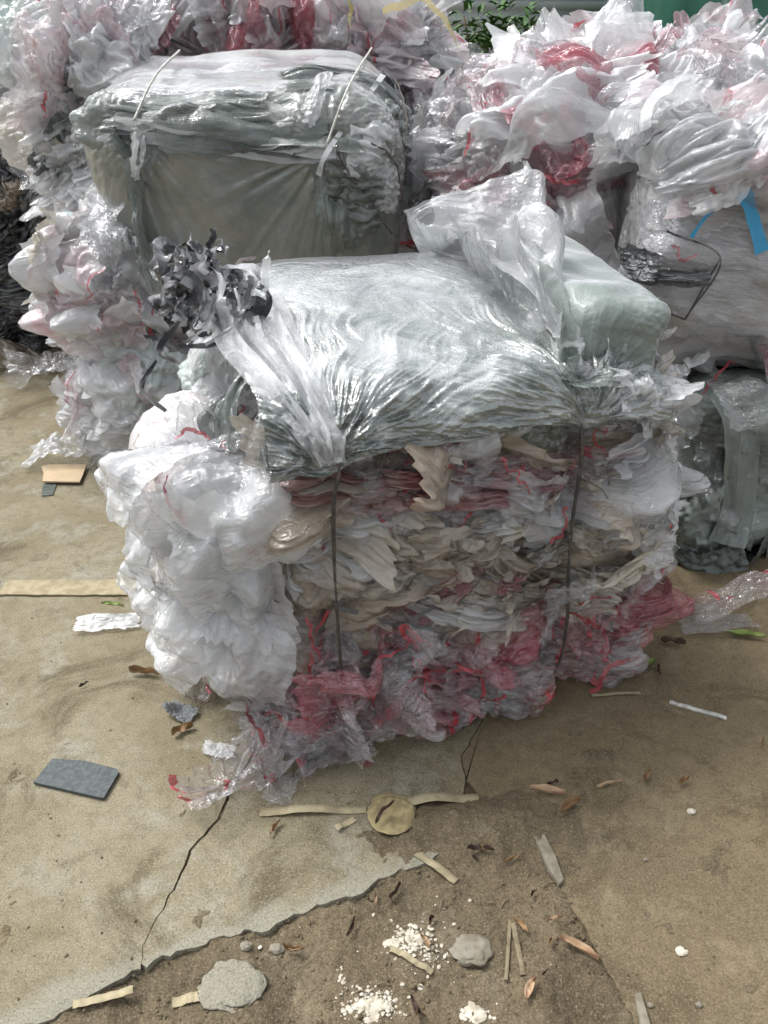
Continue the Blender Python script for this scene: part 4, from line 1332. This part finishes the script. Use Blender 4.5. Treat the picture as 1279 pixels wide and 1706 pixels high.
patch('folded_sheet', [AT(1222, 800, YE), AT(1200, 815, YE), AT(1160, 825, YE + 0.02), AT(1125, 830, YE + 0.04)], [AT(1238, 905, YE - 0.02), AT(1205, 922, YE - 0.03), AT(1165, 925, YE), AT(1125, 925, YE + 0.03)], M['tarp'], et, 'mid', 3, 0.04, -0.04)
patch('folded_sheet', [AT(1238, 905, YE), AT(1205, 922, YE - 0.01), AT(1165, 928, YE), AT(1125, 925, YE + 0.03)], [AT(1250, 960, YE + 0.06), AT(1210, 965, YE + 0.06), AT(1165, 965, YE + 0.06), AT(1120, 960, YE + 0.06)], M['darktarp'], et, 'mid', 1, 0.04, 0.0)
Eb.scatter(et, 7, (1130, 640, 1279, 950), (0.16, 0.3), (0.2, 0.36), ('greyfilm', 'clear', 'darkgrey', 'clear'), ('billow', 'mid'), (-0.4, 0.4), lift=(0.0, 0.06), flare=(0, 0.1))
for (px, py, w, h, r, k, mt) in ((1160, 660, 0.12, 0.3, -5, 'pleat', 'milky'), (1150, 640, 0.1, 0.26, 0, 'pleat', 'pink'), (1200, 560, 0.4, 0.14, 10, 'pleat', 'white'), (1120, 600, 0.3, 0.12, 20, 'hard', 'white'), (1270, 640, 0.14, 0.3, 0, 'hard', 'redclear')):
    Eb.at(et, px, py, w, h, r, k, mt, lift=0.10, hug=0.5)

# black bale at the far left edge
Gb, gt = heap('dark_bale', 'black film bale at the far left edge behind the white heap', (((-2.12, 5.0, 0.78), (0.60, 0.5, 0.78)), dict(rad=0.15, bulge=0.08, seed=95)),
              [((0, 110, 90, 380), 14), ((0, 380, 80, 560), 8)], 0, (0.3, 0.6), (0.2, 0.4), ('black', 'darkgrey', 'black', 'darkgrey'), ('mid', 'hard', 'pleat'), core='black', lift=(0.0, 0.1), flare=(0, 0.2))
for (px, py, w, h, r, mt) in ((20, 150, 0.3, 0.1, 0, 'bright'), (15, 200, 0.3, 0.06, 10, 'teal'), (30, 235, 0.3, 0.16, 0, 'white'), (10, 100, 0.25, 0.3, 0, 'mint'), (25, 320, 0.3, 0.2, 0, 'tan')):
    Gb.at(gt, px, py, w, h, r, 'hard', mt, lift=0.12)

# ------------------------------------------------------------------ tangle of strips on the main bale
tc_ = mb(-0.03, 0.42, 1.02)
tt_ = thing('strip_tangle', [float(v) for v in mb(-0.03, 0.42, 0.95)], 'tangle of glossy black and silver plastic strips piled on the front bale', 'plastic strips')
rs = np.random.default_rng(3)
for k in range(86):
    th = rs.uniform(0, 6.28)
    ph = math.acos(rs.uniform(-0.5, 1))
    rr = rs.uniform(0.4, 1.0)
    c = tc_ + np.array([0.150 * rr * math.sin(ph) * math.cos(th), 0.11 * rr * math.sin(ph) * math.sin(th), 0.175 * rr * math.cos(ph) + 0.01])
    a = rs.normal(size=3)
    a /= np.linalg.norm(a)
    b = np.cross(a, rs.normal(size=3))
    b /= np.linalg.norm(b)
    R = rs.uniform(0.018, 0.05)
    s = np.linspace(0, rs.uniform(2.0, 5.0), 18)
    path = c + R * (np.cos(s)[:, None] * a + 0.7 * np.sin(s)[:, None] * b) + (s[:, None] - 2) * 0.012 * np.cross(a, b)
    ribbon('plastic_strip', path, rs.uniform(0.012, 0.034), np.cross(a, b), M[('black', 'black', 'darkgrey', 'silver', 'black', 'bright')[k % 6]], tt_, twist=1.2, crinkle=0.006, seed=k)
for k in range(9):
    p0 = tc_ + np.array([rs.uniform(-0.14, 0.12), -0.08, rs.uniform(-0.1, 0.1)])
    pts = [p0, p0 + np.array([rs.uniform(-0.05, 0.02), -0.05, -0.05]), p0 + np.array([rs.uniform(-0.10, 0.08), -0.09, rs.uniform(-0.09, -0.03)])]
    ribbon('plastic_strip', smooth_path(pts, 16), rs.uniform(0.006, 0.016), (0, -1, 0.3), M[('black', 'darkgrey', 'silver')[k % 3]], tt_, twist=0.8, crinkle=0.004, seed=k + 90)

# ------------------------------------------------------------------ background: walls and plant
def panel_wall(name, x0, x1, y, z1, mat, label, cat, ribs=0.2, depth=0.03, horizontal=False):
    n = int((z1 if horizontal else (x1 - x0)) / ribs * 8)
    q = np.linspace(0, 1, n)
    wv = depth * np.clip(np.sin(q * n / 8 * 2 * math.pi) * 2, -1, 1)
    if horizontal:
        P = np.stack([xyz(x0, y + wv, q * z1), xyz(x1, y + wv, q * z1)], 0)
    else:
        P = np.stack([xyz(x0 + (x1 - x0) * q, y + wv, 0.0), xyz(x0 + (x1 - x0) * q, y + wv, z1)], 0)
    back = P + np.array([0, 0.15, 0])
    Pf = np.concatenate([P, back[::-1], P[:1]], 0)
    return tag(grid_mesh(name, Pf, mat), label, cat)


panel_wall('corrugated_wall', -1.0, 2.05, 9.0, 3.6, M['siding'], 'pale grey corrugated metal wall behind the piles', 'wall', 0.12, 0.012, True)
panel_wall('green_wall', 2.0, 7.5, 8.0, 3.2, M['greenpaint'], 'dark green sheet metal fence behind the right pile', 'fence', 0.45, 0.03)
panel_wall('green_wall', -8.0, -3.0, 9.5, 3.0, M['greenpaint'], 'green sheet metal fence beyond the far left corner', 'fence', 0.45, 0.03)

pl = AT(822, 60, 5.6)
pt = thing('leafy_shrub', (float(pl[0]), 5.6, 0.0), 'green leafy shrub showing in the gap between the two back piles', 'shrub')
for k in range(5):
    e = pl + np.array([RNG.uniform(-0.2, 0.2), RNG.uniform(-0.15, 0.15), RNG.uniform(-0.1, 0.15)])
    tube('stem', smooth_path([(pl[0], 5.6, 0), (pl[0] + RNG.uniform(-0.05, 0.05), 5.6, 0.8), e], 16), 0.012, M['bark'], pt, 6, np.linspace(1.2, 0.4, 16))
Vs, Fs, o = [], [], 0
for k in range(620):
    c = pl + np.clip(RNG.normal(size=3), -2, 2) * np.array([0.14, 0.13, 0.12]) + np.array([0, 0, -0.06])
    a = RNG.uniform(0, 6.28)
    el = RNG.uniform(-0.5, 0.7)
    d = np.array([math.cos(a) * math.cos(el), math.sin(a) * math.cos(el), math.sin(el)])
    sd = np.cross(d, [0, 0, 1.0])
    sd /= np.linalg.norm(sd)
    up = np.cross(sd, d)
    l, w = RNG.uniform(0.07, 0.13), RNG.uniform(0.010, 0.018)
    Vs += [c, c + d * l * 0.4 + sd * w + up * 0.006, c + d * l - up * 0.02, c + d * l * 0.4 - sd * w + up * 0.006]
    Fs.append([o, o + 1, o + 2, o + 3])
    o += 4
raw_mesh('foliage', Vs, Fs, M['foliage'], pt)


# ------------------------------------------------------------------ litter on the ground
def leaf(px, py, l, w, rot, mat, label, curl=0.3, z=0.004, name='fallen_leaf', cat='leaf', group=None):
    n, m = 22, 7
    s = np.linspace(0, 1, n)[:, None]
    q = np.linspace(-1, 1, m)[None, :]
    ww = w * np.sin(np.clip(s, 0.01, 0.99) * math.pi) ** 0.75 * (1 - 0.25 * s)
    x = (s - 0.5) * l + 0 * q
    y = q * ww * 0.5 * (1 - 0.25 * curl) + 0.10 * l * np.sin(s * 2.6)
    zz = curl * w * 0.55 * q ** 2 + 0.012 * pnoise(xyz(s * 3 + px, q, 0 * s * q)) + curl * 0.08 * l * (2 * s - 1) ** 2
    c = G(px, py, 0)
    base = z
    if 240 < px < 1000 and py > 1614 - (px - 234) * 0.375 + 6:
        base = gz(c[0], c[1]) + 0.006
    ca, sa = math.cos(rot), math.sin(rot)
    P = xyz(c[0] + ca * x - sa * y, c[1] + sa * x + ca * y, base + zz - zz.min())
    return tag(grid_mesh(name, P, mat), label, cat, group)


def flat_strip(px0, py0, px1, py1, w, mat, label, name='paper_strip', cat='strip', warp=0.008, th=0.0015, z=0.004):
    a, b = G(px0, py0), G(px1, py1)
    n = 30
    s = np.linspace(0, 1, n)
    c = a + (b - a) * s[:, None]
    d = (b - a)[:2] / np.linalg.norm((b - a)[:2])
    nn = np.array([-d[1], d[0], 0])
    zz = z + warp * (0.5 + 0.5 * np.sin(s * 5 + px0)) ** 2 + 0.002 * pnoise(xyz(s * 9, px0 * 0.1, 0.3))
    for i in range(n):
        if 240 < px0 < 1000 and py0 > 1614 - (px0 - 234) * 0.375 + 10:
            zz[i] += gz(c[i][0], c[i][1]) + 0.002
    e = 1 + 0.12 * pnoise(xyz(s * 12, px0 * 1.0, 2.3))
    top = [np.stack([c[:, 0] + nn[0] * w * q * e, c[:, 1] + nn[1] * w * q * e, zz], -1) for q in (-0.5, 0, 0.5)]
    bot = [t - np.array([0, 0, th]) for t in top[::-1]]
    P = np.stack(top + bot + [top[0]], 0)
    return tag(grid_mesh(name, P, mat, uvs=(1, 1)), label, cat)


def plate(name, pts, mat, label, cat, th=0.004, z=0.003, tilt=0.0):
    P = [G(*p) for p in pts]
    n = len(P)
    V = [(p[0], p[1], z + th + tilt * (p[0] - P[0][0])) for p in P] + [(p[0], p[1], z + tilt * (p[0] - P[0][0])) for p in P]
    F = [list(range(n))[::-1], list(range(n, 2 * n))] + [[k, (k + 1) % n, (k + 1) % n + n, k + n] for k in range(n)]
    return tag(raw_mesh(name, V, F, mat, smooth=False), label, cat)


plate('flat_tile', [(57, 1308), (88, 1269), (140, 1272), (196, 1286), (199, 1291), (174, 1334), (168, 1334), (100, 1318)], M['slate'], 'dark grey rectangular tile lying on the concrete at left', 'tile', 0.008)
plate('cardboard_piece', [(72, 808), (74, 795), (70, 783), (82, 780), (145, 780), (140, 795), (134, 809)], M['card'], 'torn tan cardboard piece at the foot of the left heap', 'cardboard', 0.006, 0.012)
plate('grey_scrap', [(69, 828), (72, 809), (94, 809), (88, 826)], M['greyfilm'], 'small grey plastic scrap sticking out below the cardboard piece', 'scrap', 0.003)
flat_strip(5, 981, 228, 981, 0.085, M['paper'], 'long flat pale board lying left of the front bale', 'flat_board', 'board', 0.0, 0.006, 0.008)
flat_strip(433, 1356, 610, 1350, 0.022, M['paper'], 'yellowed paper strip ending under the round card discs', warp=0.010)
flat_strip(640, 1347, 798, 1331, 0.026, M['paper'], 'yellowed paper strip running right from the round card discs', warp=0.02)
flat_strip(1115, 1170, 1210, 1198, 0.013, M['string'], 'thin pale wooden stick on the sandy concrete at right', 'wood_stick', 'stick', 0.002, 0.006)
flat_strip(122, 1676, 222, 1652, 0.016, M['paper'], 'short pale strip under the broken slab edge at lower left', warp=0.004)
flat_strip(285, 1664, 335, 1655, 0.02, M['paper'], 'short pale strip beside the loose concrete lump in the dirt', warp=0.004)
flat_strip(843, 1630, 850, 1530, 0.007, M['bark2'], 'thin straight twig in the dirt, left of the pair', 'twig', 'twig', 0.003, 0.004)
flat_strip(872, 1622, 855, 1535, 0.010, M['bark2'], 'thicker slanted twig in the dirt, right of the pair', 'twig', 'twig', 0.003, 0.004)
flat_strip(720, 1620, 650, 1580, 0.012, M['paper'], 'yellowish strip crossing the white plaster crumbs', warp=0.004)
flat_strip(985, 1160, 1066, 1155, 0.012, M['paper'], 'thin pale strip in the shade beside the front bale', warp=0.003)
flat_strip(560, 1385, 590, 1366, 0.016, M['paper'], 'small creased paper bit left of the round card discs', 'paper_scrap', 'paper', 0.008)
flat_strip(690, 1420, 760, 1470, 0.018, M['paper'], 'pale strip at the broken corner of the middle slab', warp=0.004)


def disc(px, py, r, label, z=0.004, a0=0.0, arc=6.283):
    c = G(px, py)
    n, m = 48, 10
    th = np.linspace(a0, a0 + arc, n)[:, None]
    rr = np.linspace(0.02, 1, m)[None, :]
    ro = r * (1 + 0.03 * pnoise(xyz(np.cos(th) * 2, np.sin(th) * 2, px)))
    ro = ro * (1 - 0.10 * sstep(0.2, 0.5, pnoise(xyz(np.cos(th) * 3.5 + px, np.sin(th) * 3.5, py))))
    x, y = c[0] + rr * ro * np.cos(th), c[1] + rr * ro * np.sin(th)
    zz = z + 0.010 * rr ** 2 * pnoise(xyz(np.cos(th) * 1.2 + px, np.sin(th) * 1.2, 0 * rr * th)) + 0.004 * rr
    top = xyz(x, y, zz)
    P = np.concatenate([top, top[:, ::-1] - np.array([0, 0, 0.002])], 1)
    return tag(grid_mesh('card_disc', P, M['disc']), label, 'card disc')


disc(652, 1356, 0.058, 'round yellowed card disc under the paper strip', 0.003)
disc(652, 1365, 0.055, 'round yellowed card disc overlapping another, nearer the camera', 0.012)
LV = M['leaf']
leaf(642, 1372, 0.075, 0.014, 0.9, M['darkleaf'], 'dark curled leaf lying across the card discs', 0.6, 0.03)
leaf(910, 1327, 0.085, 0.026, -0.22, M['paleleaf'], 'pale pinkish dry leaf on the sandy concrete right of the card discs', 0.9)
leaf(962, 1583, 0.085, 0.024, -0.62, M['paleleaf'], 'yellow brown dry leaf lying along the right slab edge', 0.9)
leaf(800, 1424, 0.06, 0.018, -0.15, M['darkleaf'], 'dark rotten leaf on the dirt below the card discs', 0.8)
leaf(855, 1432, 0.05, 0.008, 0.3, LV, 'thin brown leaf right of the dark rotten leaf', 0.6)
leaf(240, 1128, 0.085, 0.028, -0.15, LV, 'brown crumpled dry leaf left of the white film billows', 1.1)
leaf(305, 1222, 0.06, 0.03, 0.6, LV, 'brown leaf under the loose clear film at the bale corner', 0.7)
leaf(460, 1385, 0.045, 0.014, 1.1, LV, 'small reddish brown leaf below the long paper strip', 0.9)
leaf(190, 1024, 0.075, 0.02, -0.2, M['greenleaf'], 'green leaf on the torn white film at left', 0.5, 0.03)
leaf(1077, 1302, 0.045, 0.016, 0.9, LV, 'curled leaf in the middle of the sandy concrete', 1.0)
leaf(1138, 1308, 0.035, 0.016, 0.5, LV, 'small curled leaf at the right of the sandy concrete', 1.0)
leaf(1015, 1312, 0.07, 0.008, 0.2, M['paleleaf'], 'thin pale dry stalk on the sandy concrete', 0.5)
leaf(900, 1180, 0.075, 0.016, 0.8, M['greenleaf'], 'olive leaf in the shade below the front bale', 0.5)
leaf(1120, 1076, 0.07, 0.028, -0.3, M['darkleaf'], 'dark leaf by the right foot of the front bale', 0.7)
leaf(1080, 1112, 0.06, 0.03, 0.4, M['greenleaf'], 'yellow green leaf at the right foot of the front bale', 0.5)
leaf(1240, 1065, 0.12, 0.03, -0.25, M['greenleaf'], 'yellow green leaf under the loose film at the right edge', 0.5)
leaf(1098, 1120, 0.04, 0.014, 1.4, M['darkleaf'], 'small dark leaf next to the yellow green leaf', 0.5)
leaf(885, 1650, 0.05, 0.02, 1.0, M['paleleaf'], 'pale leaf scrap at the bottom in the dirt', 0.5)
leaf(950, 1350, 0.06, 0.03, 0.5, LV, 'crumbled brown leaf beside the grey slab edge', 0.9)
leaf(140, 1145, 0.03, 0.006, 0.6, M['darkleaf'], 'tiny dark sliver on the left concrete', 0.4)
leaf(1270, 1243, 0.04, 0.008, 1.0, LV, 'thin brown sliver at the right edge of the sandy concrete', 0.4)
leaf(920, 1310, 0.03, 0.01, 0.2, M['darkleaf'], 'tiny dark leaf above the pale pinkish leaf', 0.6)


rl = np.random.default_rng(77)
for k in range(34):                                       # leaf bits rotting in the dirt
    px, py = (800 + rl.normal() * 70, 1385 + rl.normal() * 28) if k < 20 else (rl.uniform(450, 1000), rl.uniform(1480, 1690))
    if py < 1614 - (px - 234) * 0.375 + 14 or (px > 870 and py < 1400 + (px - 888) * 1.77 and k >= 20):
        continue
    leaf(px, py, rl.uniform(0.015, 0.045), rl.uniform(0.005, 0.016), rl.uniform(0, 6.28), M[('leaf', 'darkleaf', 'paleleaf', 'darkleaf')[k % 4]],
         'small brown leaf bit rotting in the dirt between the broken slabs', rl.uniform(0.4, 1.2), group='leaf bits in the dirt between the slabs')
for k in range(16):
    a = rl.uniform(0, 3.14)
    px, py = (rl.uniform(600, 1010), rl.uniform(1440, 1690)) if k < 11 else (790 + rl.normal() * 50, 1385 + rl.normal() * 20)
    if py < 1614 - (px - 234) * 0.375 + 14 or (px > 870 and py < 1400 + (px - 888) * 1.77):
        continue
    l = rl.uniform(8, 28)
    q0, q1 = G(px, py), G(px + l * math.cos(a), py + l * 0.6 * math.sin(a))
    q0[2], q1[2] = gz(q0[0], q0[1]) + 0.003, gz(q1[0], q1[1]) + 0.004
    tag(tube('straw', smooth_path([q0, (q0 + q1) / 2 + np.array([0, 0.004, 0.004]), q1], 8), 0.0013, M['bark2'], None, 5),
        'thin dry straw lying in the dirt between the broken slabs', 'straw', 'straws in the dirt between the slabs')


def rock(px, py, r, mat, label, squash=0.5, name='stone', cat='stone', zoff=0.0):
    rs2 = np.random.default_rng(int(px * 7 + py))
    n, m = 22, 30
    th = np.linspace(0, math.pi, n)[:, None]
    ph = np.linspace(0, 2 * math.pi, m, endpoint=False)[None, :]
    P = xyz(np.sin(th) * np.cos(ph), np.sin(th) * np.sin(ph), np.cos(th) + 0 * ph)
    P = P * (1 + 0.28 * fbm(P * 1.5 + px, 4, 2) )[..., None] * r * np.array([1, 0.8, squash])
    c = G(px, py, 0)
    z = 0.0
    if 240 < px < 1000 and py > 1614 - (px - 234) * 0.375 + 6:
        z = gz(c[0], c[1])
    P = P + np.array([c[0], c[1], z + zoff + r * squash * 0.4])
    return tag(grid_mesh(name, P, mat, wrap=True), label, cat)


rock(385, 1640, 0.062, M['concrete'], 'flat loose concrete lump in the dirt at bottom left', 0.10, 'concrete_lump', 'concrete lump')
rock(785, 1580, 0.042, M['stone'], 'grey stone in the dirt right of the white plaster', 0.2)
rock(660, 1570, 0.026, M['plaster'], 'white plaster lump in the dirt below the middle slab', 0.13, 'plaster_lump', 'plaster lump', -0.003)
rock(615, 1675, 0.034, M['plaster'], 'white plaster lump at the bottom edge', 0.12, 'plaster_lump', 'plaster lump', -0.004)
rock(790, 1685, 0.024, M['plaster'], 'small cream plaster lump near the bottom right of the dirt', 0.14, 'plaster_lump', 'plaster lump', -0.003)
rock(1152, 1353, 0.010, M['plaster'], 'small pale pebble alone on the sandy concrete', 0.6)
rock(1075, 1433, 0.005, M['stone'], 'tiny grey pebble in the centre of the sandy concrete', 0.8)
rock(1083, 1676, 0.006, M['stone'], 'tiny round pebble at the lower right, left one', 0.8)
rock(1164, 1675, 0.006, M['stone'], 'tiny round pebble at the lower right, right one', 0.8)
rock(1135, 1585, 0.012, M['plaster'], 'white paint flake at the lower right', 0.25)
rock(410, 1575, 0.012, M['stone'], 'grey pebble just below the middle slab edge', 0.6)
rock(460, 1575, 0.014, M['stone'], 'larger grey pebble below the middle slab edge', 0.5)
slab_e = [(888, 1396), (905, 1393), (925, 1432), (938, 1470), (930, 1478), (912, 1450)]
plate('concrete_chip', slab_e, M['stone'], 'pale grey broken concrete chip along the right slab edge', 'concrete chip', 0.01, 0.0)
plate('concrete_chip', [(1056, 1660), (1066, 1658), (1082, 1712), (1066, 1712)], M['stone'], 'pale grey concrete chip at the bottom edge', 'concrete chip', 0.01, 0.0)


# loose film on the ground
def loose(px, py, w, h, rot, kind, mat, label, lift=0.012, idx=0, flat=0.35, name='loose_film', cat='film scrap', parent=None):
    Aq = LIB[kind][idx % len(LIB[kind])].copy()
    c = G(px, py, 0)
    ca, sa = math.cos(rot), math.sin(rot)
    x, y = Aq[..., 0] * w, Aq[..., 1] * h
    z = Aq[..., 2] * math.sqrt(w * h) * flat
    P = xyz(c[0] + ca * x - sa * y, c[1] + sa * x + ca * y, z - z.min() + lift)
    return tag(grid_mesh(name, P, M[mat], parent), label, cat)


loose(390, 1318, 0.30, 0.17, 0.75, 'hard', 'redclear', 'clear film tail with red edge lying on the concrete before the bale', 0.004, 0, 0.7)
loose(470, 1320, 0.10, 0.08, 1.2, 'hard', 'clear', 'small clear wrinkled film scrap beside the film tail', 0.004, 1)
loose(365, 1256, 0.10, 0.05, -0.3, 'hard', 'bright', 'small white crinkled film scrap by the bale corner', 0.004, 2)
loose(180, 1040, 0.22, 0.10, 0.15, 'mid', 'bright', 'torn dirty white film lying on the ground left of the billows', 0.004, 1)
loose(1225, 1020, 0.42, 0.20, 0.2, 'mid', 'redclear', 'clear film sheet with a red edge on the ground at the right edge', 0.006, 3, 0.6)
loose(1190, 1046, 0.26, 0.10, 0.1, 'soft', 'clear', 'clear limp film sheet in front of the red edged film at right', 0.004, 2)
loose(90, 640, 0.5, 0.3, 0.2, 'hard', 'clear', 'clear crumpled film on the ground at the left foot of the heap', 0.01, 2, 0.6)
loose(110, 770, 0.36, 0.2, 0.1, 'hard', 'milky', 'dusty milky film bunched around the cardboard piece', 0.01, 3, 0.8)
loose(40, 600, 0.6, 0.5, 0.1, 'hard', 'tan', 'dusty flattened film litter in front of the black bale', 0.006, 4, 0.4)
loose(320, 1155, 0.17, 0.15, 0.4, 'hard', 'redclear', 'clear bunched film with red ring under the white billows', 0.01, 4, 1.2)
loose(300, 1190, 0.10, 0.06, -0.5, 'mid', 'darkgrey', 'dark film scrap at the left corner of the front bale', 0.004, 0)
loose(760, 1150, 0.24, 0.10, 0.3, 'mid', 'white', 'white printed film corner sticking out under the bale front', 0.03, 2, 0.8)
loose(560, 1275, 0.22, 0.09, 0.2, 'hard', 'clear', 'clear crinkled film along the front foot of the bale', 0.006, 3, 0.8)
loose(640, 1215, 0.26, 0.12, 0.4, 'hard', 'redclear', 'clear and red film spilling from the bale foot', 0.01, 1, 1.0)
loose(465, 1245, 0.28, 0.20, 0.9, 'hard', 'redclear', 'red ribboned clear film bunched at the near bale corner', 0.01, 2, 1.5)

for o in list(bpy.data.objects):
    if 'o' in o:
        del o['o']
